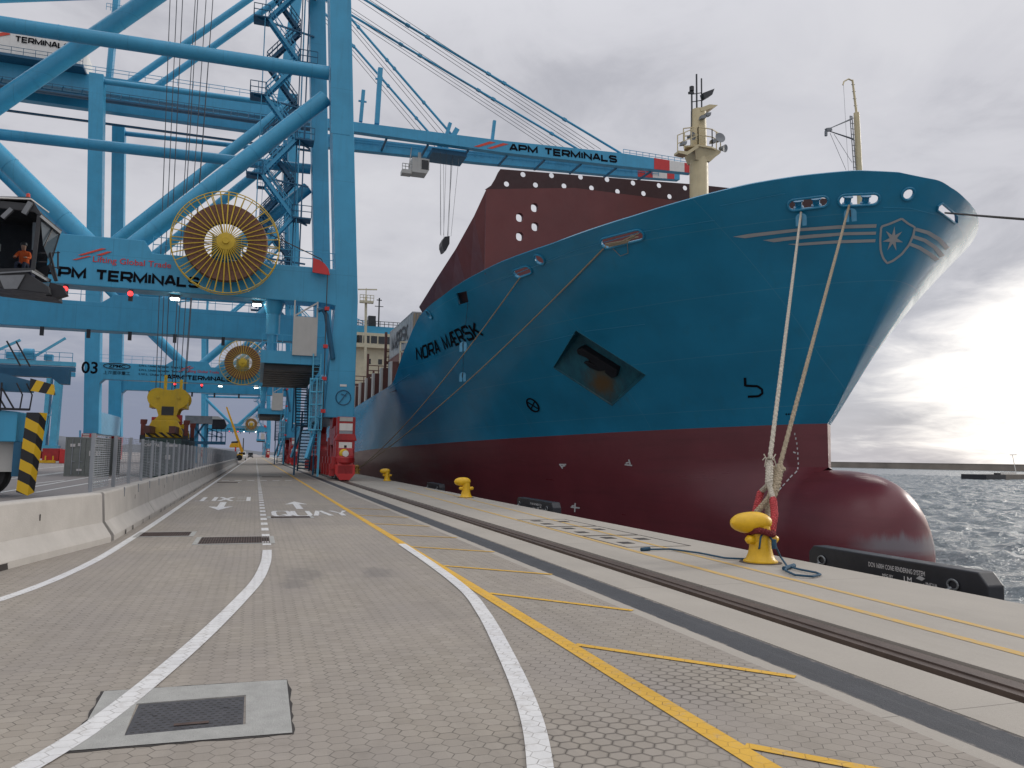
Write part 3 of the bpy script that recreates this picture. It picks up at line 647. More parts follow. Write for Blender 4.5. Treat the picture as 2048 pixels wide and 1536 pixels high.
# --- openings cut through the bulwark plating
CUT = MB()
def stadium(w, h, n=8):
    r = h / 2; out = []
    for k in range(n + 1): a = -PI / 2 + PI * k / n; out.append((w / 2 - r + r * math.cos(a), r * math.sin(a)))
    for k in range(n + 1): a = PI / 2 + PI * k / n; out.append((-w / 2 + r + r * math.cos(a), r * math.sin(a)))
    return out
def frame_at(pa, pb):              # frame of an opening from its two end pixels
    a, na = hit(*pa); b, nb = hit(*pb); c = (a + b) / 2; n = (na + nb).normalized(); u = (b - a); L = u.length
    u = (u - n * u.dot(n)).normalized(); v = n.cross(u)
    if v.z < 0: v = -v
    p, nn_ = hit((pa[0] + pb[0]) / 2, (pa[1] + pb[1]) / 2)
    return p, u, v, n, L
SLOTS = []
for pa, pb, h in (((1577, 411), (1655, 402), .40), ((1678, 401), (1757, 398), .40), ((1203, 488), (1285, 468), .50), ((1029, 549), (1061, 538), .45)) :
    p, u, v, n, L = frame_at(pa, pb); SLOTS.append((p, u, v, n, L, h)); CUT.prism(stadium(L, h), p - n * .8, u, v, n * 1.6)
for pc, r in (((1816, 388), .21), ((1079, 519), .28), ((859, 629), .30)):
    p, n = hit(*pc); u = n.cross(V(0, 0, 1)).normalized(); v = u.cross(n); SLOTS.append((p, u, v, n, r * 2, r * 2)); CUT.prism(stadium(r * 2, r * 2.001), p - n * .8, u, v, n * 1.6)
AP = [hit(*p)[0] for p in ((1152, 661), (1291, 750), (1224, 811), (1107, 735))]
an = (AP[1] - AP[3]).cross(AP[0] - AP[2]).normalized(); an = an if an.dot(V(*CC) - AP[0]) > 0 else -an
ac = sum(AP, V(0, 0, 0)) / 4
CUT.add([a - an * 1.3 for a in AP] + [a + an * .8 for a in AP], [(3, 2, 1, 0), (4, 5, 6, 7), (0, 1, 5, 4), (1, 2, 6, 5), (2, 3, 7, 6), (3, 0, 4, 7)])
SQ = [hit(*p)[0] for p in ((913, 587), (933, 582), (937, 605), (918, 611))]; sn = hit(925, 597)[1]
CUT.add([a - sn * .6 for a in SQ] + [a + sn * .6 for a in SQ], [(3, 2, 1, 0), (4, 5, 6, 7), (0, 1, 5, 4), (1, 2, 6, 5), (2, 3, 7, 6), (3, 0, 4, 7)])
B5 = [hit(*p)[0] for p in ((1873, 421), (1875, 412), (1883, 406), (1913, 431), (1914, 444), (1908, 446), (1898, 438))]; n5 = hit(1893, 426)[1]
CUT.add([a - n5 * .7 for a in B5] + [a + n5 * .7 for a in B5], [tuple(reversed(range(7))), tuple(range(7, 14))] + [(i, (i + 1) % 7, 7 + (i + 1) % 7, 7 + i) for i in range(7)])
cut = CUT.build('cutter', 'hull_blue')
# the quay side of the bow is cut as a plate of its own, then joined back into the hull
bm = bmesh.new(); bm.from_mesh(hull.data); pl_f = [f for f in bm.faces if f.material_index == 0 and f.calc_center_median().y < 30 and (f.calc_center_median().x < 0 or (f.calc_center_median().y < -31 and f.calc_center_median().x < 5.5 and f.calc_center_median().z > 9))]
pl_m = MB()
for f in pl_f: pl_m.add([v.co + SO for v in f.verts], [tuple(range(len(f.verts)))])
bmesh.ops.delete(bm, geom=pl_f, context='FACES'); bm.to_mesh(hull.data); bm.free()
plate = pl_m.build('plate', ['hull_blue', 'hull_bottom'], ship)
bm = bmesh.new(); bm.from_mesh(plate.data); bmesh.ops.remove_doubles(bm, verts=bm.verts, dist=.0008); bmesh.ops.recalc_face_normals(bm, faces=bm.faces)
if sum(f.normal.x for f in bm.faces) > 0: bmesh.ops.reverse_faces(bm, faces=bm.faces)
bm.to_mesh(plate.data); bm.free()
md = plate.modifiers.new('plate', 'SOLIDIFY'); md.thickness = .10; md.offset = -1
mb_ = plate.modifiers.new('openings', 'BOOLEAN'); mb_.operation = 'DIFFERENCE'; mb_.object = cut; mb_.solver = 'EXACT'; mb_.use_self = True
dg = bpy.context.evaluated_depsgraph_get(); nm = bpy.data.meshes.new_from_object(plate.evaluated_get(dg))
bm = bmesh.new(); bm.from_mesh(hull.data); bm.from_mesh(nm); bm.to_mesh(hull.data); bm.free(); nm = hull.data
bpy.data.objects.remove(plate)
bpy.data.objects.remove(cut)
nm.polygons.foreach_set('use_smooth', [True] * len(nm.polygons)); nm.set_sharp_from_angle(angle=math.radians(28))
# bulb
bl = MB(); rings = []
NB, SEG = 22, 40
for i in range(NB + 1):
    q = i / NB; r = max(0, 1 - q ** 3.4) ** (1 / 2.9); Y = YP - BL * q
    rings.append([(XC + BB * r * math.sin(2 * PI * k / SEG), Y, BZ - .2 * q * (1 - r) + BA * r * math.cos(2 * PI * k / SEG)) for k in range(SEG)])
rings.insert(0, [(x, YP + 2.5, z) for x, y, z in rings[0]])
vs = [v for rg in rings for v in rg]; fs = [(i * SEG + k, i * SEG + (k + 1) % SEG, (i + 1) * SEG + (k + 1) % SEG, (i + 1) * SEG + k) for i in range(len(rings) - 1) for k in range(SEG)]
bo = bl.add(vs, fs).build('bulbous_bow', 'hull_bottom', ship, smooth=True, sharp=60)
# rims round the openings
for p, u, v, n, L, h in SLOTS:
    poly = stadium(L + .06, h + .06); MB().tube([p + n * .03 + u * a + v * b for a, b in poly], .055, 8, closed=True).build('fairlead_rim', 'hull_blue', ship, smooth=True)
MB().tube([p + n5 * .03 for p in B5], .05, 8, closed=True).build('fairlead_rim', 'hull_blue', ship, smooth=True)
# rollers inside the mooring ports
for p, u, v, n, L, h in SLOTS[:2]:
    for k in (-.24, .22): MB().lathe([(.0, -.05), (.2, -.05), (.2, .0), (.14, .03), (.14, .2), (.2, .23), (.2, .27), (0, .28)], p - n * .3 + u * (k * L) - v * .2, 14, v).build('roller', 'hull_blue', ship, smooth=True)
# foc'sle deck, anchor pocket and anchor
dk = MB(); ys = [26.6 + i * 1.0 for i in range(40)]; row = [(Y, hull_half(Y, 9.6 if Y < 52 else 7.0) - .35) for Y in ys]
for sg in (-1, 1): pass
vs = []
for Y, b in row: vs += [(XC - max(b, .02), Y, 9.6 if Y < 52 else 7.0), (XC + max(b, .02), Y, 9.6 if Y < 52 else 7.0)]
dk.add(vs, [(2 * i, 2 * i + 1, 2 * i + 3, 2 * i + 2) for i in range(len(row) - 1)])
dk.add([(XC - 14.4, 63, 7.0), (XC + 14.4, 63, 7.0), (XC + 14.4, 262, 7.2), (XC - 14.4, 262, 7.2)], [(0, 1, 2, 3)]); dk.build('deck', 'ship_red', ship)
pk = MB(); bk = [a - an * (.95 if i in (0, 1) else .07) + (ac - a) * (.08 if i in (0, 1) else .015) for i, a in enumerate(AP)]; fr = [a - an * .02 for a in AP]
pk.add(fr + bk, [(4, 5, 6, 7), (0, 1, 5, 4), (1, 2, 6, 5), (2, 3, 7, 6), (3, 0, 4, 7)])
m_, t_, b_ = newmat('pocket_shade_rust'); oc_ = t_.new('ShaderNodeTexCoord').outputs['Object']; pc_ = ac - SO + (AP[2] - AP[0]) * .20 + (AP[3] - AP[1]) * .03  # hull blue darkened to stand for shade inside the recess, plus rust
f_ = t_.noise(t_.mapv(oc_, (2, 2, .5)), 1.4, 7, .7); dv_ = t_.new('ShaderNodeVectorMath', operation='DISTANCE'); t_.put(dv_.inputs[0], oc_); dv_.inputs[1].default_value = pc_
c_ = t_.mix(t_.rng(f_, .35, .65), (.006, .075, .115), (.014, .13, .175)); c_ = t_.mix(t_.rng(t_.math('ADD', dv_.outputs['Value'], t_.math('MULTIPLY', f_, 1.2)), 2.2, .8, 0, .85, True), c_, (.085, .055, .018)); c_ = t_.mix(t_.rng(t_.math('ADD', dv_.outputs['Value'], t_.math('MULTIPLY', f_, .9)), 1.35, .5, 0, .85, True), c_, (.12, .058, .014)); t_.put(b_.inputs['Base Color'], c_); b_.inputs['Roughness'].default_value = .55
pk.build('anchor_pocket', 'pocket_shade_rust', ship)
MB().tube([a + an * .0 for a in AP], .03, 8, closed=True).build('pocket_rim', 'pocket_shade_rust', ship)
an_ = MB(); eu = (AP[1] - AP[0]).normalized(); ev = (AP[3] - AP[0]).normalized(); ao = ac + ev * -.25 - eu * .25 - an * .25
an_.prism([(a_ * 1.3, b_ * 1.25) for a_, b_ in [(-1.0, .02), (-.85, -.30), (.9, -.34), (1.05, .06), (.92, .34), (.55, .26), (.5, .1), (.3, .42), (-.1, .58), (-.45, .5), (-.3, .3), (.1, .2), (-.5, .1), (-.85, .22)]], ao, eu, ev, -an * .4)
an_.bar(ao - an * .2 + ev * .1 - eu * .2, ao - an * .9 - ev * .3, .3); an_.lathe([(0, 0), (.42, 0), (.45, .1), (.3, .2)], ao + ev * .35 - an * .3, 16, an)
an_.build('anchor', 'black_paint', ship, bevel=.03)
sqc = sum(SQ, V(0, 0, 0)) / 4
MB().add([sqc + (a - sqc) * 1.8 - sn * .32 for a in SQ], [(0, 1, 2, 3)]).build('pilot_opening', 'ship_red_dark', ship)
# wave breaker on the foc'sle
wb = MB(); Yw = 40.6; z1 = 15.9; zt = lambda x: 16.95 + (x - 11.6) * .048
HOLE = MB()
ca = gy(972, 380, Yw); c0 = gy(1000, 338, Yw); c1 = gy(1392, 368, Yw); c2 = gy(1150, 385, Yw - 1.0)
bx0 = gy(985, 520, Yw)[0]
wb.add([(ca[0], Yw, 11.75), (c2[0], Yw - .9, 11.2), (37.2, Yw, 11.4), (37.2, Yw, ca[2] + .85), (c2[0], Yw - .9, c2[2] + .25), (ca[0], Yw, ca[2])], [(0, 1, 4, 5), (1, 2, 3, 4)])
wbo = wb.build('wave_breaker', 'ship_red', ship)
fas = MB(); f0_, f1_ = gy(970, 379, Yw - .12), gy(1500, 417, Yw - .12); tp = [gy(*p, Yw - .12) for p in ((970, 379), (982, 371), (990, 358), (996, 345), (1001, 338), (1393, 369), (1450, 375), (1668, 399), (1668, 445), (1393, 412))]
fas.prism([(p[0], p[2]) for p in tp], (0, Yw - .12, 0), (1, 0, 0), (0, 0, 1), (0, .05, 0)); fo = fas.build('breaker_crown', 'ship_red_dark', ship)
hs = MB()
for x, y in ((1013, 368), (1046, 349), (1071, 370), (1103, 351), (1128, 372), (1161, 354), (1183, 376), (1214, 359), (1235, 383), (1266, 366), (1287, 387), (1318, 371), (1339, 393), (1370, 376)):
    p = gy(x, y, Yw - .1); hs.lathe([(.155, -.5), (.155, .5)], (p[0], Yw - .1, p[2]), 16, (0, 1, 0))
hc = hs.build('cutter', 'ship_red_dark')
bmx = fo.modifiers.new('holes', 'BOOLEAN'); bmx.object = hc; bmx.operation = 'DIFFERENCE'; bmx.solver = 'EXACT'
nm2 = bpy.data.meshes.new_from_object(fo.evaluated_get(bpy.context.evaluated_depsgraph_get())); fo.modifiers.clear(); fo.data = nm2; bpy.data.objects.remove(hc)
hs = MB()
for x, y in ((1067, 417), (1039, 435), (1068, 455), (1039, 473)):
    p = gy(x, y, Yw - .45); hs.prism(stadium(.52, .40), (p[0], Yw - 1.6, p[2]), (0, 0, 1), (1, 0, 0), (0, 3, 0))
hc = hs.build('cutter', 'ship_red'); so2 = wbo.modifiers.new('t', 'SOLIDIFY'); so2.thickness = .3; so2.offset = 0
bmx = wbo.modifiers.new('holes', 'BOOLEAN'); bmx.object = hc; bmx.operation = 'DIFFERENCE'; bmx.solver = 'EXACT'
nm2 = bpy.data.meshes.new_from_object(wbo.evaluated_get(bpy.context.evaluated_depsgraph_get())); wbo.modifiers.clear(); wbo.data = nm2; bpy.data.objects.remove(hc)
ww = MB(); Xw = ca[0] + .02; pr = [(Yw, ca[2])]
xs_ = [ca[0]]
for px_, py_, X_ in ((948, 432, 11.35), (912, 497, 11.05), (874, 556, 10.85), (838, 614, 10.75)):
    q = gx(px_, py_, X_); pr.append((q[1], q[2])); xs_.append(X_)
n_ = len(pr); vs = [(xs_[i], y_, z_) for i, (y_, z_) in enumerate(pr)] + [(xs_[i] + .9, y_, 11.45 if i < n_ - 1 else 11.0) for i, (y_, z_) in enumerate(pr)]
vs += [(x + .15, y, z) for x, y, z in vs]; m_ = 2 * n_
ww.add(vs, [(i, i + 1, i + 1 + n_, i + n_) for i in range(n_ - 1)] + [(m_ + i, m_ + i + 1, m_ + i + 1 + n_, m_ + i + n_) for i in range(n_ - 1)] + [(i, i + 1, m_ + i + 1, m_ + i) for i in range(n_ - 1)]); ww.build('breaker_wing', 'ship_red', ship)
# decals painted on the plating
def decal_poly(mb, pix, off=.025, sub=6):
    """filled strip between two pixel polylines lying on the plating"""
    top, bot = pix; n = len(top); vs = []
    for a, b in zip(top, bot):
        for p in (a, b):
            q, nn_ = on_hull(*p, off); vs.append(q)
    mb.add(vs, [(2 * i, 2 * i + 1, 2 * i + 3, 2 * i + 2) for i in range(n - 1)])
def interp(pl, n):
    P = np.array(pl, float); s = np.r_[0, np.cumsum(np.hypot(*(P[1:] - P[:-1]).T))]; u = np.linspace(0, s[-1], n)
    return list(zip(np.interp(u, s, P[:, 0]), np.interp(u, s, P[:, 1])))
def decal_line(mb, pl, w, closed=False, off=.025):
    pl = list(pl) + ([pl[0], pl[1]] if closed else []); vs = []; prevs = []
    for i, p in enumerate(pl):
        a = np.array(pl[max(i - 1, 0)]); b = np.array(pl[min(i + 1, len(pl) - 1)]); d = b - a; d = d / (np.hypot(*d) + 1e-9); nrm = np.array([-d[1], d[0]]) * w / 2
        for s in (-1, 1):
            q, nn_ = on_hull(p[0] + s * nrm[0], p[1] + s * nrm[1], off)
            vs.append(q)
    if any(v is None for v in vs): return
    mb.add(vs, [(2 * i, 2 * i + 1, 2 * i + 3, 2 * i + 2) for i in range(len(pl) - 1)])
em = MB()
for t_, b_ in (([(1466, 473), (1500, 467), (1600, 456), (1680, 450), (1753, 448)], [(1490, 476), (1510, 473), (1600, 462), (1680, 457), (1752, 455)]),
               ([(1526, 480), (1560, 475), (1620, 469), (1690, 464), (1752, 463)], [(1548, 484), (1570, 481), (1620, 476), (1690, 470), (1751, 469)]),
               ([(1576, 488), (1620, 484), (1680, 480), (1751, 478)], [(1598, 491), (1630, 489), (1680, 486), (1750, 484)])):
    decal_poly(em, (interp(t_, 20), interp(b_, 20)))
for t_, b_ in (([(1832, 455), (1858, 462), (1880, 475), (1898, 494)], [(1829, 461), (1853, 468), (1875, 482), (1890, 500)]),
               ([(1827, 470), (1850, 477), (1873, 492), (1888, 510)], [(1824, 476), (1846, 483), (1866, 497), (1879, 515)]),
               ([(1818, 484), (1840, 492), (1862, 505), (1878, 518)], [(1816, 490), (1836, 498), (1856, 511), (1869, 522)])):
    try: decal_poly(em, (interp(t_, 10), interp(b_, 10)))
    except Exception: pass
sh_ = [(1803, 437), (1816, 447), (1829, 454), (1826, 470), (1817, 490), (1803, 508), (1786, 521), (1774, 526), (1766, 516), (1761, 500), (1760, 480), (1762, 453), (1780, 447)]
decal_line(em, interp(sh_ + [sh_[0]], 48), 4.2)
star = []
cx, cy = 1786, 478
for k in range(14):
    a = -PI / 2 + .14 + k * PI / 7; r = (24 if k % 2 == 0 else 8.5)
    star.append((cx + r * .88 * math.cos(a), cy + r * 1.05 * math.sin(a) - r * .12 * math.cos(a)))
sv = [on_hull(*p)[0] for p in star] + [on_hull(cx, cy)[0]]
em.add(sv, [(i, (i + 1) % 14, 14) for i in range(14)])
em.build('bow_emblem', 'mark_grey', ship)
# name on the bow
def hull_text(body, pix4, mat, bold=.03, spacing=1.0, name='ship_name', sub=2):
    """pix4: pixels of lower left, lower right, upper right, upper left of the lettering"""
    cs = [hit(*p)[0] for p in pix4]; q = [(c.y, c.z) for c in cs]
    vs, fs = stroke_text(body, 9.4, 1, .165, .36); xs = [a[0] for a in vs]; ys = [a[1] for a in vs]; x0, x1, y0, y1 = min(xs), max(xs), min(ys), max(ys)
    b = bmesh.new(); bv = [b.verts.new(((a[0] - x0) / (x1 - x0), (a[1] - y0) / (y1 - y0), 0)) for a in vs]
    for f in fs:
        try: b.faces.new([bv[i] for i in f])
        except ValueError: pass
    bmesh.ops.triangulate(b, faces=b.faces); bmesh.ops.subdivide_edges(b, edges=[e for e in b.edges if e.calc_length() > .04], cuts=sub)
    for v in b.verts:
        s, t = v.co.x, v.co.y
        Y = (q[0][0] * (1 - s) + q[1][0] * s) * (1 - t) + (q[3][0] * (1 - s) + q[2][0] * s) * t
        z = (q[0][1] * (1 - s) + q[1][1] * s) * (1 - t) + (q[3][1] * (1 - s) + q[2][1] * s) * t
        v.co = V(XC - hull_half(Y, z) - .045, Y, z - .0)
    me = bpy.data.meshes.new(name); 
    for v in b.verts: v.co -= V(XC, 60, 0)
    b.to_mesh(me); b.free(); me.materials.append(M[mat]); o = bpy.data.objects.new(name, me); COL.objects.link(o); o.parent = ship; return o
hull_text('NORA MÆRSK', ((834, 724), (972, 675), (948, 641), (832, 694)), 'black_letter', .02)
mk = MB(); decal_line(mk, interp([(1490, 755), (1491, 772)], 5), 5); decal_line(mk, interp([(1491, 771), (1515, 772), (1524, 778), (1525, 786), (1518, 792), (1496, 793)], 20), 4.5)
mk.build('bulb_symbol', 'black_letter', ship); mk = MB()
circ = lambda cx, cy, rx, ry, rot, n=28: [(cx + rx * math.cos(2 * PI * k / n) * math.cos(rot) - ry * math.sin(2 * PI * k / n) * math.sin(rot), cy + rx * math.cos(2 * PI * k / n) * math.sin(rot) + ry * math.sin(2 * PI * k / n) * math.cos(rot)) for k in range(n + 1)]
decal_line(mk, circ(1066, 810, 15.5, 8.5, .85), 3.2); decal_line(mk, interp([(1056, 804), (1076, 817)], 5), 2.4); decal_line(mk, interp([(1070, 802), (1062, 818)], 5), 2.4)
mk.build('thruster_symbol', 'black_letter', ship); mk = MB()
for k in range(3): decal_line(mk, interp([(1572 + k * 5, 827), (1574 + k * 5, 829)], 2), 3)
mk.build('draught_figure', 'black_letter', ship)
wk = MB()
for x, y in ((1590, 868), (1592, 877), (1594, 887), (1595, 897), (1596, 907), (1596, 917), (1597, 927), (1596, 937), (1592, 945), (1583, 953), (1576, 961), (1568, 970), (1561, 978), (1554, 987), (1549, 996)):
    dx, dy = (0, 2.2) if y < 940 else (2.4, -2.6); decal_line(wk, [(x - dx, y - dy), (x + dx, y + dy)], 2.4)
for pl in ([(1119, 929), (1133, 929)], [(1121, 930), (1126, 937)], [(1124, 933), (1131, 931)], [(1258, 919), (1261, 929)], [(1250, 929), (1265, 931)], [(1252, 926), (1258, 925)], [(1151, 1006), (1150, 1024)], [(1142, 1014), (1160, 1016)], [(1144, 1012), (1150, 1011)], [(1587, 904), (1592, 906)]):
    decal_line(wk, interp(pl, 4), 2.8)
wk.build('draft_mark', 'mark_white', ship)
rs = MB()
# light rubbing strake seen along the flare
def seam(pl, w=1.4):
    sm_ = MB(); decal_line(sm_, interp(pl, 40), w, off=.02)
    if sm_.v: sm_.build('knuckle_line', 'crane_blue', ship)
seam([(1440, 411), (1560, 388), (1570, 387)]); seam([(1000, 560), (1150, 500), (1290, 462), (1430, 440)]); seam([(1765, 414), (1820, 416), (1868, 428)]); seam([(1030, 695), (1150, 668)]); seam([(1170, 662), (1290, 648)]); seam([(820, 748), (800, 762), (775, 778)])
# foremast
fm = thing('x', None, None); bpy.data.objects.remove(fm)
mx, my = gy(1398, 380, 37.0)[0], 37.0
zz = lambda py, px=1400: float(gy(px, py, my)[2])
fmast = MB(); rr = .48
fmast.lathe([(rr * 1.12, 9.6), (rr * 1.08, zz(330)), (rr * .95, zz(300)), (rr * .88, zz(222)), (0, zz(221))], (mx, my, 0), 20)
fmo = fmast.build('foremast', 'mast_cream', ship, smooth=True)
pf = MB(); zpl = zz(305)
pf.prism([(-1.15, -.3), (-.55, .55), (.9, .5), (1.25, .1), (1.2, -.35), (.4, -.75), (-.5, -.75)], (mx, my, zpl), (1, 0, 0), (0, 1, 0), (0, 0, .1))
pf.add([(mx - .45, my - .45, zpl - .65), (mx + .45, my - .45, zpl - .65), (mx + .45, my + .45, zpl - .65), (mx - .45, my + .45, zpl - .65), (mx - .7, my - .7, zpl), (mx + 1.15, my - .5, zpl), (mx + 1.0, my + .45, zpl), (mx - .7, my + .5, zpl)], [(0, 1, 5, 4), (1, 2, 6, 5), (2, 3, 7, 6), (3, 0, 4, 7)])
pf.build('mast_platform', 'mast_cream', ship)
rg = MB(); P = [(-1.15, -.3), (-.5, -.75), (.4, -.75), (1.2, -.35)]
for a, b in zip(P[:-1], P[1:]): rg.rail((mx + a[0], my + a[1], zpl + .1), (mx + b[0], my + b[1], zpl + .1), 1.0, .5, .022, (1, .55))
rg.rail((mx - 1.7, my - .6, zpl - .45), (mx - .5, my - .75, zpl + .15), .95, .45, .022); rg.build('mast_railing', 'mast_cream', ship)
st = MB(); st.prism([(-1.75, .05), (-1.2, .08), (-.5, 0.6), (-.5, .40), (-1.2, -.12), (-1.75, -.08)], (mx, my - .8, zpl - .5), (1, 0, 0), (0, 0, 1), (0, .5, 0)); st.build('mast_step', 'mast_cream', ship)
fl = MB()
for dx, dz, ax in ((1.02, .75, (-.1, -1, .15)), (-.75, .6, (.3, -1, -.1)), (1.3, .2, (.4, -1, -.3))):
    fl.lathe([(.0, -.3), (.1, -.3), (.14, -.1), (.3 if dx == 1.02 else .22, .08), (.0, .05)], (mx + dx, my - .55, zpl + dz), 16, ax)
for dx, dz in ((.55, .45), (-1.35, .05), (.2, 1.95), (-.1, 1.75)): fl.prism([(-.16, -.1), (.16, -.02), (.2, .16), (-.12, .1)], (mx + dx, my - .7, zpl + dz), (1, 0, 0), (0, 0, 1), (0, .25, 0))
fl.build('floodlight', 'mid_steel', ship, smooth=True)
tp_ = MB(); z2 = zz(222)
tp_.prism([(-.25, 0), (.55, .35), (.85, .55), (.3, .5), (-.3, .2)], (mx + .15, my - .45, z2 - .25), (1, 0, 0), (0, 0, 1), (0, .9, 0)); tp_.build('mast_head', 'mast_cream', ship)
an2 = MB(); an2.bar((mx - .42, my, z2 - 1.4), (mx - .42, my, z2 + 1.2), .07); an2.bar((mx - .1, my, z2), (mx - .1, my, z2 + 2.15), .07); an2.bar((mx + .22, my, z2), (mx + .22, my, z2 + 1.95), .06)
an2.rail((mx - .42, my, z2 + .0), (mx + .22, my, z2 + .2), .9, .3, .02); an2.prism([(.0, 0), (.75, .38), (.6, .0), (.1, -.35)], (mx + .2, my - .2, z2 + 1.0), (1, 0, 0), (0, 0, 1), (0, .35, 0)); an2.bar((mx - .62, my, z2 + .95), (mx - .3, my, z2 + 1.0), .12); an2.lathe([(0, 0), (.13, 0), (.13, .25), (0, .3)], (mx - .42, my, z2 + 1.1), 10)
an2.build('mast_antenna', 'dark_steel', ship)
# jackstaff at the stem
jx, jy = gx(1722, 345, 25.0)[0], 27.5
J = lambda px, py: V(*gy(px, py, jy))
js = MB(); js.tube([J(1722, 420), J(1713, 226)], [.145, .125], 14); js.tube([J(1713, 226), J(1705, 160)], [.055, .045], 8)
js.tube([J(1706, 162), J(1697, 158), J(1688, 163), J(1686, 170)], .035, 6); js.build('jackstaff', 'mast_cream', ship, smooth=True)
jd = MB(); jd.tube([J(1703, 238), J(1652, 260), J(1706, 278)], .04, 6); jd.bar(J(1652, 260), J(1662, 259), .14); jd.bar(J(1652, 262), J(1652, 272), .09)
jd.build('derrick_arm', 'mid_steel', ship); jd = MB()
for k in range(11):
    y_ = 236 + k * 11; a = J(1705 + (y_ - 236) * .055, y_); jd.bar(a + V(-.12, 0, 0), a + V(.06, 0, 0), .025)
jd.tube([J(1700, 232), J(1708, 340)], .022, 5); jd.tube([J(1704, 232), J(1712, 340)], .022, 5)
jd.bar(J(1700, 232), J(1704, 233), .03); jd.build('jackstaff_ladder', 'mid_steel', ship); jd = MB(); jd.tube([J(1706, 168), J(1712, 226)], .02, 5)
for k in range(4): a = J(1706 + k * 1.6, 170 + k * 14); jd.bar(a + V(-.09, 0, 0), a + V(.1, 0, .04), .025)
jd.build('step_iron', 'mid_steel', ship)
jw = MB(); jw.tube([J(1687, 170), J(1697, 345)], .008, 4); jw.tube([J(1660, 266), J(1692, 340)], .012, 4); jw.tube([J(1668, 268), J(1704, 325)], .012, 4); jw.build('stay_wire', 'wire', ship)
# superstructure and deck gear
ac_ = MB(); ac_.box((14.5, 178, 7), (39, 186, 26.2)); ac_.build('accommodation', 'cream', ship)
MB().box((11, 176.6, 26.2), (39.4, 186, 29.6)).build('bridge_deck', 'cream', ship)
bw = MB()
for k in range(16): bw.box((12.0 + k * 1.7, 176.55, 27.2), (13.4 + k * 1.7, 176.7, 28.9))
bw.build('bridge_window', 'glass_dark', ship)
cw = MB()
for k in range(9):
    for z_ in (10, 14.0, 18.4, 22.6):
        if k % 3 != 2: cw.box((15.5 + k * 2.6, 177.94, z_), (16.4 + k * 2.6, 178.1, z_ + 1.2))
cw.build('cabin_window', 'glass_dark', ship)
MB().box((18, 177.5, 29.6), (34, 184, 31.3)).build('monkey_island', 'crane_blue', ship)
mm = MB(); mm.rail((18, 177.5, 31.3), (34, 177.5, 31.3), 1.2, 1, .06); mm.bar((26, 180, 31), (26, 180, 38.5), .3); mm.bar((25, 180, 36.5), (27, 180, 36.5), .15); mm.bar((25.4, 180, 38), (26.6, 180, 38), .2); mm.box((23.5, 179, 31.3), (25.2, 181, 34)); mm.build('radar_mast', 'dark_steel', ship)
m2 = MB(); m2.bar((22, 170, 20), (21.6, 170, 36.5), .5); m2.box((20.2, 169, 35.0), (23.2, 170, 35.5)); m2.rail((20.2, 169, 35.5), (23.2, 169, 35.5), 1.2, .7, .06); m2.bar((19.8, 170, 38), (24.0, 170, 38.3), .25); m2.bar((21.6, 170, 36), (21.6, 170, 38.4), .2); m2.build('signal_mast', 'cream', ship)
for k in range(9):
    yy = 66.5 + k * 5.2
    MB().prism([(0, 0), (.9, 0), (.9, 2.3), (.55, 2.6), (0, 2.6)], (10.9, yy, 7.2), (1, 0, 0), (0, 0, 1), (0, .9, 0)).build('deck_stanchion', 'ship_brown', ship)
    MB().box((10.72, yy - .05, 7.0), (10.9, yy + .95, 9.8)).build('stanchion_face', 'pale_grey', ship)
hcv = MB()
for k in range(8): hcv.box((12.2, 66 + k * 13.5, 7.1), (38, 78 + k * 13.5, 8.9))
hcv.build('hatch_coaming', 'ship_brown', ship)
for k in range(4):
    lb = MB(); yy = 80.2 + 13.5 * k
    for x_ in (12.4, 15, 17.6, 20.2): lb.bar((x_, yy, 7), (x_, yy, 14.5 - k * .6), .25)
    lb.rail((12.4, yy, 11.3), (20.2, yy, 11.3), 1.2, 1.3, .05); lb.bar((12.4, yy, 11.3), (20.2, yy, 11.3), .3)
    lb.build('lashing_bridge', 'ship_brown', ship)
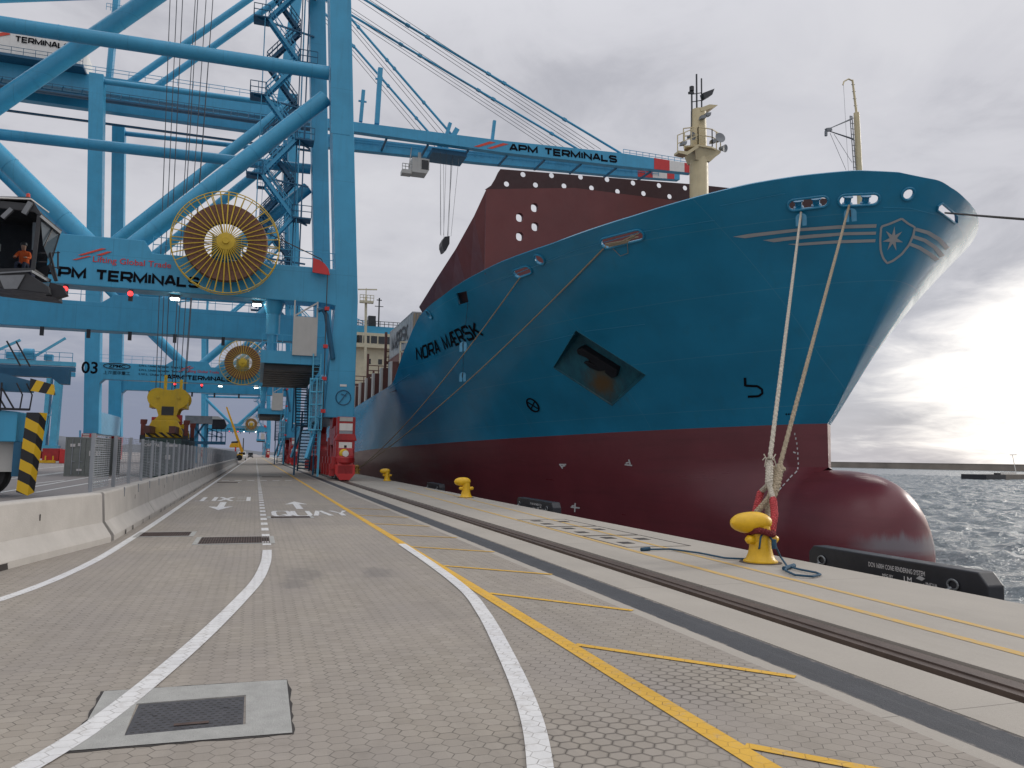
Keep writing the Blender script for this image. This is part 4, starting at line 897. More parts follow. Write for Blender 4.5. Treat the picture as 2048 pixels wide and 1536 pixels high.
# containers on the hatch covers
def box_container(name, label, loc, L, Wd, Hh, mat, doors=True, group=None, dmat='galvanised', along=1):
    t = thing(name, label, 'container', loc, group); x, y, z = loc; b = MB(); n = int(L / .28)
    for sx in (-1, 1):
        vs = []
        for i in range(n + 1):
            yy = y + .1 + (L - .2) * i / n; xx = x + sx * (Wd / 2 - (.035 if i % 4 in (1, 2) else .0)); vs += [(xx, yy, z + .12), (xx, yy, z + Hh - .1)]
        b.add(vs, [(2 * i, 2 * i + 1, 2 * i + 3, 2 * i + 2) for i in range(n)])
    b.box((x - Wd / 2 + .05, y + .06, z + .1), (x + Wd / 2 - .05, y + L - .05, z + Hh - .03)); b.build('shell', mat, t)
    f = MB()
    for sx in (-1, 1):
        for yy in (y, y + L - .12):
            f.box((x + sx * Wd / 2 - (.1 if sx > 0 else 0), yy, z), (x + sx * Wd / 2 + (.1 if sx < 0 else 0), yy + .12, z + Hh))
        f.bar((x + sx * (Wd / 2 - .05), y + .06, z + .07), (x + sx * (Wd / 2 - .05), y + L - .06, z + .07), .1, .14); f.bar((x + sx * (Wd / 2 - .05), y + .06, z + Hh - .05), (x + sx * (Wd / 2 - .05), y + L - .06, z + Hh - .05), .1, .1)
    f.box((x - Wd / 2 + .1, y - .002, z), (x + Wd / 2 - .1, y + .1, z + .14)); f.box((x - Wd / 2 + .1, y - .002, z + Hh - .12), (x + Wd / 2 - .1, y + .1, z + Hh)); f.build('corner_frame', mat, t)
    if doors:
        for sx in (-1, 1):
            d = MB(); x0, x1 = sorted((x + sx * .012, x + sx * (Wd / 2 - .11))); d.box((x0, y + .0, z + .15), (x1, y + .06, z + Hh - .13))
            for k in range(1, 5): zz_ = z + .15 + (Hh - .28) * k / 5; d.box((x0 + .06, y - .02, zz_ - .07), (x1 - .06, y, zz_ + .07))
            dd = d.build('door', mat, t); lbq = MB()
            for k in (.3, .72): xx = x0 + (x1 - x0) * k; lbq.bar((xx, y - .045, z + .12), (xx, y - .045, z + Hh - .1), .035); lbq.bar((xx, y - .06, z + 1.0), (xx + .22, y - .06, z + .95), .03)
            lbq.build('locking_bar', dmat, dd)
    return t
c = box_container('shipping_container', 'silver grey container, topmost at the ship hatch edge behind the bow, with black lettering', (13.85, 67, 11.5), 12.2, 2.44, 2.9, 'container_silver', False, 'containers on the ship deck')
put_stroke('MÆRSK', (12.62, 77.6, 12.1), (0, -1, 0), (0, 0, 1), 8.6, 1.6, .3, 'black_paint', c, .03)
ed = MB()
for k in range(9): ed.box((12.75 + k * .26, 66.93, 11.7), (12.87 + k * .26, 67.02, 14.25))
ed.build('end_panel', 'container_tan', c)
box_container('shipping_container', 'rusty brown container directly under the silver one on the ship', (13.85, 67, 8.58), 12.2, 2.44, 2.9, 'container_brown', False, 'containers on the ship deck')
gt_ = MB()
for dx in (0, 1.5): gt_.rail((11.5 + dx * .9, 66.2, 9.6), (12.4 + dx * .9, 66.2, 9.6), 1.9, .9, .06, (1, .55, .02))
gt_.build('access_gate', 'cream', ship)
# mooring lines, rat guards
def rope(name, label, pts, r, mat, sag=0.0, n=14, group='mooring lines of the ship'):
    P = []
    for a, b in zip(pts[:-1], pts[1:]):
        for k in range(n): t = k / n; p = V(*a).lerp(V(*b), t); p.z -= sag * 4 * t * (1 - t) * (V(*a) - V(*b)).length / 20; P.append(p)
    P.append(V(*pts[-1])); return tag(MB().tube(P, r, 8).build(name, mat, smooth=True), label, 'mooring rope', group)
def twisted(mb, pts, r, turns=9, strands=3, mi=0, n=60):
    P = interp3(pts, n); 
    for s in range(strands):
        Q = []
        for i, p in enumerate(P):
            d = (P[min(i + 1, n - 1)] - P[max(i - 1, 0)]).normalized(); a = d.orthogonal().normalized(); b = d.cross(a)
            u = V(1, 0, 0) - d * d.x; u = u.normalized(); w2 = d.cross(u); th = 2 * PI * (turns * i / n + s / strands); Q.append(p + (u * math.cos(th) + w2 * math.sin(th)) * r * .52)
        mb.tube(Q, r * .58, 6, mi)
    return mb
def interp3(pts, n):
    P = np.array([tuple(p) for p in pts], float); s = np.r_[0, np.cumsum(np.linalg.norm(P[1:] - P[:-1], axis=1))]; u = np.linspace(0, s[-1], n)
    return [V(*[float(np.interp(x, s, P[:, k])) for k in range(3)]) for x in u]
BX, BY = 7.96, 11.02
def at_d(px, py, ref, k):          # point on the sight line of a pixel, at the depth of ref scaled by k
    d = ray(px, py); return V(*(CC + d * (ref * k)))
# bow line with white splice and red chafe sleeve
h1 = SLOTS[0][0] - SLOTS[0][2] * .22; h1n, _n1 = on_hull(1602, 424, .06); h2n, _n2 = on_hull(1698, 410, .06)
def at_l(px, py, h, k):            # on the straight run of a line from the bollard up to its port
    B0 = V(BX, BY, .55); best = None
    for q in range(301):
        c = RM.T @ (np.array(B0.lerp(h, q / 300)) - CC); e = abs(768 - FPX * c[1] / -c[2] - py)
        if best is None or e < best[0]: best = (e, -c[2])
    return at_d(px, py, best[1], k)
bd = 12.9; e1 = at_l(1539, 925, h1n, 1.0); k1 = at_l(1538, 968, h1n, 1.0)
def mooring(name, label, pts_list, mats, r):
    t = thing(name, label, 'mooring rope', pts_list[0][-1], 'bow lines on the near bollard')
    for (nm_, pts, mat, rad, turns) in zip(('line', 'splice', 'left_eye_leg', 'right_eye_leg'), pts_list, mats, r, (90, 8, 9, 9)):
        rad *= 1.1
        twisted(MB(), pts, rad, turns, 3, n=360 if nm_ == 'line' else 40).build({'left_eye_leg': 'eye_leg', 'right_eye_leg': 'eye_leg'}.get(nm_, nm_), mat, t, smooth=True)
    return t
la = at_l(1521, 985, h1n, 1.03); lb2 = at_l(1511, 1025, h1n, 1.045); lc = at_l(1508, 1050, h1n, 1.03)
ra = at_l(1546, 998, h1n, 1.0); rb = at_l(1549, 1030, h1n, 1.0); rc = at_l(1543, 1065, h1n, 1.0)
mr = mooring('mooring_rope', 'white braided bow line with a frayed splice and red chafe sleeves', [[h1n, e1], [e1, k1], [k1, la], [k1, ra]], ['rope_pale'] * 4, (.042, .062, .042, .042))
for pts in ([la, lb2, lc], [ra, rb, rc, at_l(1535, 1074, h1n, 1.01)]):
    s_ = twisted(MB(), pts, .064, 14, 3, n=60); s_.build('chafe_sleeve', 'rope_red', mr, smooth=True)
twisted(MB(), [V(BX + .2 * math.cos(a), BY + .2 * math.sin(a), .50 + .03 * math.sin(a * 2)) for a in [2 * PI * k / 20 for k in range(21)]], .055, 16, 3, n=80).build('eye_wrap', 'rope_wrap_shaded', mr, smooth=True)
fy = MB()
for k in range(9):
    a = k * 2 * PI / 9; b0 = e1 + V(0, 0, .06); fy.tube([b0, b0 + V(.09 * math.cos(a), .06 * math.sin(a), .03), b0 + V(.14 * math.cos(a), .09 * math.sin(a), .10 - .12 * (k % 3))], .012, 5)
fy.build('frayed_strand', 'rope_pale', mr)
e2 = at_l(1558, 937, h2n, 1.03); k2 = at_l(1551, 985, h2n, 1.02)
mr2 = mooring('mooring_rope', 'tan braided bow line with a thick whipped splice, behind the white one', [[h2n, e2], [at_l(1559, 934, h2n, 1.03), at_l(1551, 972, h2n, 1.02), at_l(1543, 992, h2n, 1.02)], [at_l(1545, 988, h2n, 1.01), at_l(1512, 1026, h2n, 1.03), at_l(1507, 1050, h2n, 1.05)], [at_l(1543, 990, h2n, 1.03), at_l(1535, 1020, h2n, 1.04), at_l(1537, 1058, h2n, 1.04)]], ['rope_tan'] * 4, (.043, .08, .05, .046))
MB().tube([e2 + V(.12 * math.cos(2 * PI * k / 12), .06 * math.sin(2 * PI * k / 12), .03 * math.sin(2 * PI * k / 12)) for k in range(12)], .03, 6, closed=True).build('whipping', 'rope_tan', mr2)
def rat_guard(label, p, n, r, tall=1.15):
    u = n.cross(V(0, 0, 1)).normalized(); v = u.cross(n); v = v if v.z > 0 else -v
    poly = [(-r, -r * tall), (-r, r * .4)] + [(-r * math.cos(a), r * .4 + r * .75 * math.sin(a)) for a in [PI * k / 8 for k in range(1, 8)]] + [(r, r * .4), (r, -r * tall), (r * .22, -r * tall), (r * .15, 0), (-r * .15, 0), (-r * .22, -r * tall)]
    t = thing('rat_guard', label, 'rat guard', p, 'blue rat guards on the mooring lines')
    MB().prism(poly, p, u, v, n * .04).build('guard_plate', 'rat_blue', t); MB().bar(p + v * r * .9 + n * .06, p - v * r * .3 + n * .06, .05, .05).build('guard_handle', 'dark_steel', t)
rat_guard('folded blue rat guard on the white bow line, under the left mooring port', h1n + _n1 * .2 + V(0, 0, -.22), (V(*CC) - h1n).normalized(), .21, 1.25)
rat_guard('round topped blue rat guard on the tan bow line, under the right mooring port', h2n + _n2 * .2 + V(0, 0, -.34), (V(*CC) - h2n).normalized(), .23)
b4 = V(9.0, 70.9, .62)
hs1, n_ = on_hull(1042, 553, .06); hs2, n__ = on_hull(1212, 492, .06)
g1, g2 = hs1.lerp(b4, .42), hs2.lerp(b4, .62)
rope('mooring_rope', 'thin tan spring line running from the smaller mooring port to the far bollard', [hs1, b4], .035, 'rope_tan', .5)
rope('mooring_rope', 'thin tan spring line running from the long mooring port to the far bollard', [hs2, b4 + V(.1, .1, .02)], .038, 'rope_tan', .35)
def toward(a, b, px):             # point of a line seen at photo column px
    best = None
    for k in range(201):
        p = a.lerp(b, k / 200); c = RM.T @ (np.array(p) - CC); x = 1024 + FPX * c[0] / -c[2]
        if best is None or abs(x - px) < best[0]: best = (abs(x - px), p)
    return best[1]
tn = V(-.75, -.66, 0).normalized()
sg1, sg2 = toward(hs1, b4, 926), toward(hs2, b4, 926); sg1.z -= .12; sg2.z -= .12
rat_guard('pale blue rat guard on the upper spring line, right under the ship name', sg1, tn, .27, 1.15)
rat_guard('pale blue rat guard on the lower spring line, hanging below the other', sg2, tn, .25, 1.3)
tag(MB().tube([sg1 + V(0, 0, .2), SQ[2] + sn * .05], .012, 4).tube([sg2 + V(0, 0, .2), sg1], .012, 4).build('hanging_line', 'wire'), 'thin dark line from the square opening down to the two spring line rat guards', 'line')
rbn = MB(); p, u, v, n, L, h = SLOTS[2]
for k in range(9): rbn.tube([p + u * (L * (-.42 + .02 * k)) + v * random.uniform(-.2, 0) + n * .05, p + u * L * .05 * k * .3 + v * random.uniform(-.2, -.02) + n * .1, p + u * L * random.uniform(.25, .42) + v * random.uniform(-.1, .1)], .03, 6)
rbn.tube([p + u * L * .1 - v * .2 + n * .08, p + u * L * .0 - v * .75 + n * .05, p - u * L * .2 - v * .8 + n * .05, p - u * L * .3 - v * .25 + n * .05], .014, 5)
rbn.build('rope_bundle', 'rope_tan', ship, smooth=True)
h5 = hit(1899, 429)[0]
rope('mooring_rope', 'dark bow line leaving the foremost port towards the right edge', [h5 - n5 * .2, at_d(1990, 434, 23.6, 1.0), at_d(2080, 441, 21.5, 1.0), V(17, 2, 7.0), V(8.0, -32, .6)], .036, 'rope_dark', 0)
# messenger rope on the quay (blue)
G3 = lambda px, py, z=.03: V(*gz(px, py, z))
brs = [G3(1284, 1099), G3(1340, 1098), G3(1400, 1106), G3(1450, 1116), G3(1490, 1118), G3(1512, 1108, .1), at_d(1519, 1095, bd, .972), at_d(1521, 1075, bd, .972), at_d(1526, 1066, bd, .985)]
t = thing('messenger_rope', 'thin blue messenger rope lying left of the roped bollard and knotted under its head', 'rope', (6.6, 11.5, 0))
MB().tube(interp3(brs, 60), .016, 8).build('rope_tail', 'rope_blue', t, smooth=True); MB().tube([brs[0] + V(-.02, 0, .0), brs[0] + V(.16, 0, .01)], .035, 8).build('end_splice', 'rope_blue', t)
lp = [at_d(1534, 1066, bd, .985), at_d(1548, 1085, bd, .972), G3(1560, 1112, .12), G3(1574, 1132), G3(1600, 1139), G3(1632, 1145), G3(1641, 1149), G3(1625, 1153), G3(1590, 1150), G3(1571, 1141), G3(1571, 1135), G3(1588, 1131)]
t = thing('messenger_rope', 'blue messenger rope ending in a loop right of the roped bollard', 'rope', (8, 9.8, 0))
MB().tube(interp3(lp, 90), .017, 8).build('rope_loop', 'rope_blue', t, smooth=True); MB().tube([lp[1] + V(0, 0, .05), lp[1] - V(0, 0, .10)], .04, 8).build('rope_sleeve', 'rope_blue', t); MB().tube([G3(1568, 1137), G3(1588, 1131)], .035, 8).build('rope_knot', 'rope_blue', t)
# bollards
def bollard(x, y, label, mat='bollard_yellow', flip=1):
    t = thing('bollard', label, 'bollard', (x, y, 0), 'bollards along the quay edge'); b = MB()
    b.lathe([(.0, 0), (.275, 0), (.275, .03), (.235, .06), (.20, .14), (.178, .24), (.168, .36), (.165, .5), (.16, .62), (0, .63)], (x, y, 0), 28); b.build('bollard_base', mat, t, smooth=True)
    hd = MB(); hn = 14; ax = V(-.93, .10, -.06 if flip else -.06).normalized(); vs = []; sec = 16
    for i in range(hn + 1):
        q = i / hn; c = V(x + .20, y, .66) + ax * q * .70; r = (max(0, 1 - abs(2 * q - 1) ** 3.2)) ** .5; ry, rz = .20 * r, (.145 + .03 * math.sin(PI * q)) * r
        for k in range(sec): a = 2 * PI * k / sec; vs.append(c + V(0, math.cos(a) * ry, math.sin(a) * rz + .02 * q))
    hd.add(vs, [(i * sec + k, i * sec + (k + 1) % sec, (i + 1) * sec + (k + 1) % sec, (i + 1) * sec + k) for i in range(hn) for k in range(sec)]); hd.build('bollard_head', mat, t, smooth=True)
    for s in (-1, 1):
        ph = MB(); ph.tube([(x + s * .10, y - .02, .36), (x + s * .26, y - .05, .38), (x + s * .305, y - .055, .385)], [.07, .07, .035], 12); ph.build('horn', mat, t, smooth=True)
    fl_ = MB().lathe([(0, .001), (.34, .001), (.34, .008), (.26, .012)], (x, y, 0), 28).build('base_plate', 'rail_steel', t)
    return t
bollard(BX, BY, 'yellow bollard holding the two bow lines, nearest the camera'); bollard(8.28, 31.1, 'bare yellow hooked bollard between the roped one and the far ones')
bollard(8.35, 51.7, 'bare yellow hooked bollard just right of the near crane wheels'); bollard(8.75, 70.9, 'rusty ochre bollard holding the two thin spring lines', 'bollard_rust')
# fenders
def fender(y0, y1, label, text=True):
    t = thing('quay_fender', label, 'fender', (9.75, (y0 + y1) / 2, 0), 'fender panels on the quay wall'); b = MB()
    b.prism([(y0, -2.4), (y1, -2.4), (y1, .05), (y1 - .12, .17), (y0 + .15, .17), (y0, .0)], (9.55, 0, 0), (0, 1, 0), (0, 0, 1), (.3, 0, 0)); b.build('fender_panel', 'fender_black', t, bevel=.02)
    MB().lathe([(.7, 0), (.55, .3), (.4, .8)], (9.55, (y0 + y1) / 2, -1.0), 20, (-1, 0, 0)).build('rubber_cone', 'rubber', t)
    for yy in (y0 + .55, y1 - .35): MB().tube([(9.53, yy + .09 * math.cos(q), -.06 + .07 * math.sin(q)) for q in [2 * PI * i / 14 for i in range(14)]], .016, 6, closed=True).tube([(9.5, yy, -.1), (9.2, yy + .1, -.28), (8.9, yy + .15, -.5)], .02, 6).build('fender_chain', 'mid_steel', t)
    if text:
        k = (y1 - y0) / 3.6
        for s, a, wd, z, hgt in (('DCN 1600H CONE FENDERING SYSTEM', .40, 1.12, -.02, .075), ('MFG BY', .48, .22, -.145, .055), ('I.M', .60, .15, -.155, .085), ('- INDIA', .70, .26, -.15, .05)):
            yy = y1 - (y1 - y0) * a; put_text(s, (9.55, yy, z), (0, -1, 0), (0, 0, 1), wd * k, hgt, 'mark_white', t, .012, .006)
        MB().prism([(-.09, 0), (-.02, .05), (.08, .02), (.02, -.02)], (9.543, y1 - (y1 - y0) * .69, -.07), (0, -1, 0), (0, 0, 1), (-.003, 0, 0)).build('emblem', 'mark_grey', t)
fender(8.19, 11.8, 'long black fender panel with white maker lettering, beside the roped bollard'); fender(24.5, 28.3, 'black fender panel behind the pit covers, second from the camera'); fender(41.4, 44.8, 'black fender panel between the two hooked yellow bollards', False)
# ================================================================ BARRIERS, FENCE
def jersey(L, notch=True):
    prof = [(-.34, 0), (-.34, .10), (-.32, .14), (-.17, .36), (-.13, .87), (-.10, .90), (.10, .90), (.13, .87), (.17, .36), (.32, .14), (.34, .10), (.34, 0)]
    return prof
def barrier(p, ang, L, label, first=None):
    t = thing('concrete_barrier', label, 'barrier', (p[0], p[1], 0), 'concrete barriers along the lane'); b = MB(); c, s = math.cos(ang), math.sin(ang); prof = jersey(L)
    n = 26; xs = []
    cuts = [(.20, .26), (.36, .42), (.62, .66), (.80, .85)]
    st = sorted(set([0, 1] + [a for q in cuts for a in q])); vs = []
    U = V(-s, c, 0); R = V(c, s, 0); O = V(p[0], p[1], 0)
    for q in st:
        for a, z in prof: vs.append(O + U * (q * L) + R * a + V(0, 0, z))
    m = len(prof); fs = []
    for i in range(len(st) - 1):
        gap = any(abs(st[i] - a) < 1e-6 for a, b_ in cuts)
        for k in range(m - 1):
            fs.append((i * m + k, i * m + k + 1, (i + 1) * m + k + 1, (i + 1) * m + k))
    fs += [tuple(range(m)), tuple(reversed(range((len(st) - 1) * m, len(st) * m)))]
    b.add(vs, fs); o = b.build('barrier_body', 'concrete_barrier', t, bevel=.012)
    for a, b_ in cuts[:2] if first else cuts:
        hl_ = MB()       # forklift slots in the foot
        w_ = (b_ - a) * L * (1 if first else .35); q = O + U * (a * L); hl_.add([q + R * .352 + V(0, 0, .0), q + U * w_ + R * .352, q + U * (w_ - .03) + R * .352 + V(0, 0, .09), q + U * .03 + R * .352 + V(0, 0, .09)], [(0, 1, 2, 3)])
        hl_.add([q + R * .33 + V(0, 0, .09), q + U * w_ + R * .33 + V(0, 0, .09), q + U * w_ + R * .352 + V(0, 0, .085), q + R * .352 + V(0, 0, .085)], [(0, 1, 2, 3)])
        hl_.build('lifting_slot', 'hole_dark', t)
    lh = MB(); q = O + U * (.62 * L) + R * .151 + V(0, 0, .62); lh.prism([(-.015, -.05), (.015, -.05), (.012, .05), (-.01, .05)], q + R * .004, U, V(0, 0, 1), R * .003); lh.build('tie_hole', 'hole_dark', t)
    eg = MB(); q = O + U * (L - .004); eg.prism([(-.09, .1), (.09, .1), (.07, .8), (-.07, .8)], q + U * .006, R, V(0, 0, 1), U * .01); eg.build('end_groove', 'hole_dark', t)
    return t
a0, a1 = V(-2.78, 16.1, 0), V(-3.58, 12.55, 0); d_ = (a0 - a1).normalized(); ang = math.atan2(-d_.x, d_.y)
barrier(a0 - d_ * 6.0, ang, 6.0, 'nearest concrete barrier, angled away from the lane at the left edge', True)
ORD = 'second third fourth fifth sixth seventh eighth ninth tenth eleventh twelfth thirteenth fourteenth fifteenth sixteenth seventeenth eighteenth nineteenth twentieth'.split()
def BXL(y): return -2.78 - max(0, y - 60) * .0012
for i in range(19):
    y0 = 16.28 + i * 6.2; barrier((BXL(y0), y0), 0, 6.14, f'concrete barrier in the straight row under the fence, {ORD[i]} from the camera')
fb = thing('mesh_fence', 'long grey mesh fence on posts along the top of the concrete barriers', 'fence', (-2.95, 16.4, 1.0))
y = 16.45; k = 0
while y < 134:
    x = -2.86 if k else -2.92
    if k: MB().box((x - .03, y - .03, .88), (x + .03, y + .03, 2.0)).bar((x + .22, y, .70), (x + .22, y, .90), .025).build('fence_post', 'galvanised', fb)
    else: MB().box((x - .03, y - .03, .5), (x + .03, y + .03, 2.0)).build('fence_post', 'galvanised', fb)
    if y < 128:
        pn = MB(); nw = 24 if k < 16 else 14
        for j in range(nw): z = .95 + j * 1.02 / (nw - 1); pn.bar((x - .04, y + .03, z), (x - .04, y + 2.06, z), .024 if k == 0 else (.007 if k < 16 else .02), .02 if k == 0 else .008)
        for j in range(9): yy = y + .06 + j * .247; pn.bar((x - .05, yy, .93), (x - .05, yy, 1.99), .008)
        pn.build('mesh_panel', 'galvanised', fb)
    y += 2.1; k += 1
# ================================================================ CRANES
def crane_base(Yc):
    t = thing('quay_crane', 'near blue quay crane whose wheels stand beside the ship, lettered on its beam', 'crane', (-9.5, Yc, 0), 'blue ship to shore cranes on the quay')
    yf, yr = Yc - 10.75, Yc + 10.75; B = 'crane_blue'
    WX = lambda z: (3.63 + (34 - z) * .0535, 5.13 + (34 - z) * .0535) if z > 12.4 else (4.82 - (12.4 - z) * .062, 6.32)
    LX = lambda z: (-23.35 - (z - 4) * .046, -21.4 - (z - 4) * .046)
    for y0, y1 in ((yf, yf + 2.1), (yr - 2.1, yr)):
        for XX, nm in ((WX, 'w'), (LX, 'l')):
            vs = []; zs = [4.2, 7.5, 12.4, 22, 34, 46, 58.9] if nm == 'w' else [4.2, 12.4, 22, 34, 46, 57.4]
            for z in zs:
                a, b = XX(z); vs += [(a, y0, z), (b, y0, z), (b, y1, z), (a, y1, z)]
            n = len(zs); MB().add(vs, [(i * 4 + k, i * 4 + (k + 1) % 4, i * 4 + 4 + (k + 1) % 4, i * 4 + 4 + k) for i in range(n - 1) for k in range(4)] + [(3, 2, 1, 0), tuple(range(n * 4 - 4, n * 4))]).build('leg', B, t, bevel=.05)
    for y0, y1, fr in ((yf + .02, yf + 1.7, 1), (yr - 1.7, yr - .02, 0)):
        pb = MB(); top = [(-23, 14.5), (-13.2, 14.5), (-12.2, 15.25), (-7.4, 15.3), (-6.9, 14.5), (4.9, 14.5)]; bot = [(4.95, 11.9), (3.9, 12.05), (-21.2, 12.05), (-22.4, 10.8), (-23, 10.8)]
        pb.prism(top + bot, (0, y0, 0), (1, 0, 0), (0, 0, 1), (0, y1 - y0, 0)); pbo = pb.build('portal_beam', B, t, bevel=.06)
        ym = (y0 + y1) / 2 - .1
        def br(a, b, r=.78, nm='brace'):
            A_, B_ = V(a[0], ym, a[1]), V(b[0], ym, b[1]); m_ = MB().tube([A_, B_], r, 26)
            for q in (.14, .38, .62, .86): m_.tube([A_.lerp(B_, q), A_.lerp(B_, q + .0022)], r + .018, 26)
            return m_.build(nm, B, t, smooth=True)
        br((-8.6, 14.6), (3.6, 27.0), .56); br((-10.4, 14.6), (-23.6, 27.3), .60)
        br((-23.8, 28.5), (3.8, 28.9), .48, 'tie_tube'); br((-23.6, 29.8), (3.0, 57.6), .80)
        br((-23.9, 56.6), (2.5, 57.2), .42, 'tie_tube')
        for a, b in (((-6.9, 14.5), (4.6, 14.5)), ((-22, 14.5), (-13.4, 14.5))): MB().rail((a[0], y0 + .1, a[1]), (b[0], y0 + .1, b[1]), 1.1, 1.5, .022, (1, .55)).build('handrail', B, t)
        # gusset where the tubes meet the waterside leg
        if fr: MB().prism([(4.05, 24.2), (5.35, 24.2), (5.0, 31.3), (3.75, 31.3)], (0, yf - .025, 0), (1, 0, 0), (0, 0, 1), (0, .02, 0)).build('gusset_plate', B, t)
    for XX, x0, x1 in ((1, 4.1, 6.25), (0, -23.5, -21.5)):
        MB().prism([(yf + .3, 4.2), (yr - .3, 4.2), (yr - .3, 6.6), (yr - 3, 7.4), (yf + 3, 7.4), (yf + .3, 6.6)], (x0 + .06, 0, 0), (0, 1, 0), (0, 0, 1), (x1 - x0 - .12, 0, 0)).build('sill_beam', 'crane_blue' if XX else 'sill_pale', t, bevel=.04)
        for yy in (yf + 1.0, yr - 1.0):
            s = -1 if yy < Yc else 1; xm = 5.52 if XX else -22.5; R = 'red_paint'; bg_ = MB()
            bg_.box((xm - .55, yy - 2.2, 2.35), (xm + .55, yy + 2.2, 3.6)); bg_.prism([(-1.4, 4.2), (1.4, 4.2), (.8, 3.5), (-.8, 3.5)], (xm - .62, yy, 0), (0, 1, 0), (0, 0, 1), (1.24, 0, 0))
            bgo = bg_.build('bogie', R, t, bevel=.03)
            for k in (-1, 1):
                tk = MB(); yk = yy + k * 2.15
                tk.prism([(-1.9, 1.0), (-1.6, 2.1), (-.5, 2.5), (.5, 2.5), (1.6, 2.1), (1.9, 1.0), (1.9, .45), (-1.9, .45)], (xm - .5, yk, 0), (0, 1, 0), (0, 0, 1), (1.0, 0, 0))
                tk.box((xm - .62, yk - .35, 1.5), (xm + .62, yk + .35, 2.9)); tk.build('truck_frame', R, bgo, bevel=.03)
                for q in (-1.15, 1.15):
                    MB().lathe([(0, -.16), (.42, -.16), (.42, -.09), (.36, -.07), (.36, .07), (.42, .09), (.42, .16), (0, .16)], (xm, yk + q, .42), 20, (1, 0, 0)).build('wheel', 'mid_steel', bgo)
                    MB().box((xm - .85, yk + q - .28, .75), (xm - .5, yk + q + .28, 1.55)).box((xm - .95, yk + q - .16, .3), (xm - .6, yk + q + .16, 1.1)).build('drive_motor', R, bgo, bevel=.03)
            ye = yy + s * 4.05; e = MB()
            e.prism([(-.62, 1.05), (-.62, .45), (-.3, .06), (.3, .06), (.62, .45), (.62, 1.05)], (xm, ye, 0), (1, 0, 0), (0, 0, 1), (0, -s * .5, 0)); e.build('rail_guard', 'signal_red', bgo, bevel=.02)
            MB().lathe([(0, 0), (.5, 0), (.62, .12), (.62, .42), (.5, .55), (0, .58)], (xm, ye - s * .45, 1.08), 20).build('rail_brake', 'red_paint', bgo, smooth=True)
            MB().box((xm - .6, ye - s * .5 - .1, 1.0), (xm + .6, ye - s * .5 + .9 * 1, 2.6)).prism([(-.7, 2.6), (.72, 2.6), (.6, 3.05), (-.5, 3.05)], (xm, ye - s * .35, 0), (1, 0, 0), (0, 0, 1), (0, -s * .8, 0)).box((xm - .55, ye - s * .5 - .1, 3.05), (xm + .6, ye - s * .5 + .8, 4.15)).build('end_housing', 'red_paint', bgo, bevel=.03)
            yq = ye - s * .5 + (-.14 if s < 0 else .82)
            for z0_, z1_, mt in ((3.86, 4.12, 'pale_grey'), (3.25, 3.72, 'house_white'), (2.8, 3.22, 'galvanised'), (1.95, 2.5, 'house_white')): MB().box((xm - .42, yq, z0_), (xm + .42, yq + .04, z1_)).build('sign_plate', mt, bgo)
            MB().box((xm - .08, yq - .012, 2.14), (xm + .08, yq + .01, 2.3)).build('sign_dot', 'black_paint', bgo)
            MB().lathe([(.16, 0), (.3, .04), (.3, .3), (.22, .42), (0, .44)], (xm - .1, yq + .05, 1.76), 16, (0, -1, 0)).build('buffer', 'sheave_yellow', bgo, smooth=True)
            MB().lathe([(0, .0), (.2, 0), (.2, .08), (0, .1)], (xm - .02, yq - .40, 1.76), 14, (0, -1, 0)).build('buffer_pad', 'house_white', bgo)
            MB().bar((xm - 1.4, yy + s * .4, 4.6), (xm - 2.3 if XX else xm - 1.0, yy + s * 1.6, 1.4), .22, .22).build('strut', 'crane_blue', t)
    # girder, boom, stays
    for gy_ in (Yc - 3.3, Yc + 3.5):
        MB().box((-52, gy_ - .7, 57.35), (8, gy_ + .7, 60.1)).build('girder', B, t, bevel=.04)
        lo, hi = ([(8.2, 57.0), (41, 57.05), (64, 57.7), (79.5, 58.3)], [(79.5, 60.2), (64, 60.3), (41, 59.3), (8.2, 58.6)]) if gy_ < Yc else ([(8.2, 56.3), (38, 57.3), (68, 58.6), (81, 59.5)], [(81, 61.4), (68, 60.9), (38, 59.4), (8.2, 58.7)])
        bo_ = MB().prism(lo + hi, (0, gy_ - .65, 0), (1, 0, 0), (0, 0, 1), (0, 1.3, 0)).build('boom', B, t, bevel=.04)
        for x0, x1, mt in ((71.3, 74.7, 'signal_red'), (74.7, 78.0, 'house_white'), (78.0, 79.7, 'signal_red')):
            zl = lambda x: float(np.interp(x, [p[0] for p in lo], [p[1] for p in lo])); zh = lambda x: float(np.interp(x, [p[0] for p in hi[::-1]], [p[1] for p in hi[::-1]]))
            MB().prism([(x0, zl(x0) + .05), (x1, zl(x1) + .05), (x1, zh(x1) + .02), (x0, zh(x0) + .02)], (0, gy_ - .69, 0), (1, 0, 0), (0, 0, 1), (0, 1.38, 0)).build('tip_band', mt, bo_)
        MB().rail((-45, gy_ - 1.2, 60.1), (2, gy_ - 1.2, 60.1), 1.1, 2.4, .035).build('girder_rail', B, t)
        MB().rail((65, gy_, 60.3 if gy_ < Yc else 60.8), (79, gy_, 60.2 if gy_ < Yc else 61.3), 1.1, 1.4, .04).build('girder_rail', B, t)
        for tgt, r in (((64.5, 60.5), .22), ((31, 59.2), .22)):
            s = MB().tube([(3.9, gy_, 86), (tgt[0], gy_, tgt[1])], r, 8)
            for k in (.3, .36, .55, .6, .8): 
                p = V(3.9, gy_, 86).lerp(V(tgt[0], gy_, tgt[1]), k); q = V(3.9, gy_, 86).lerp(V(tgt[0], gy_, tgt[1]), k + .012); s.bar(p, q, .52, .45)
            s.build('boom_stay', B, t)
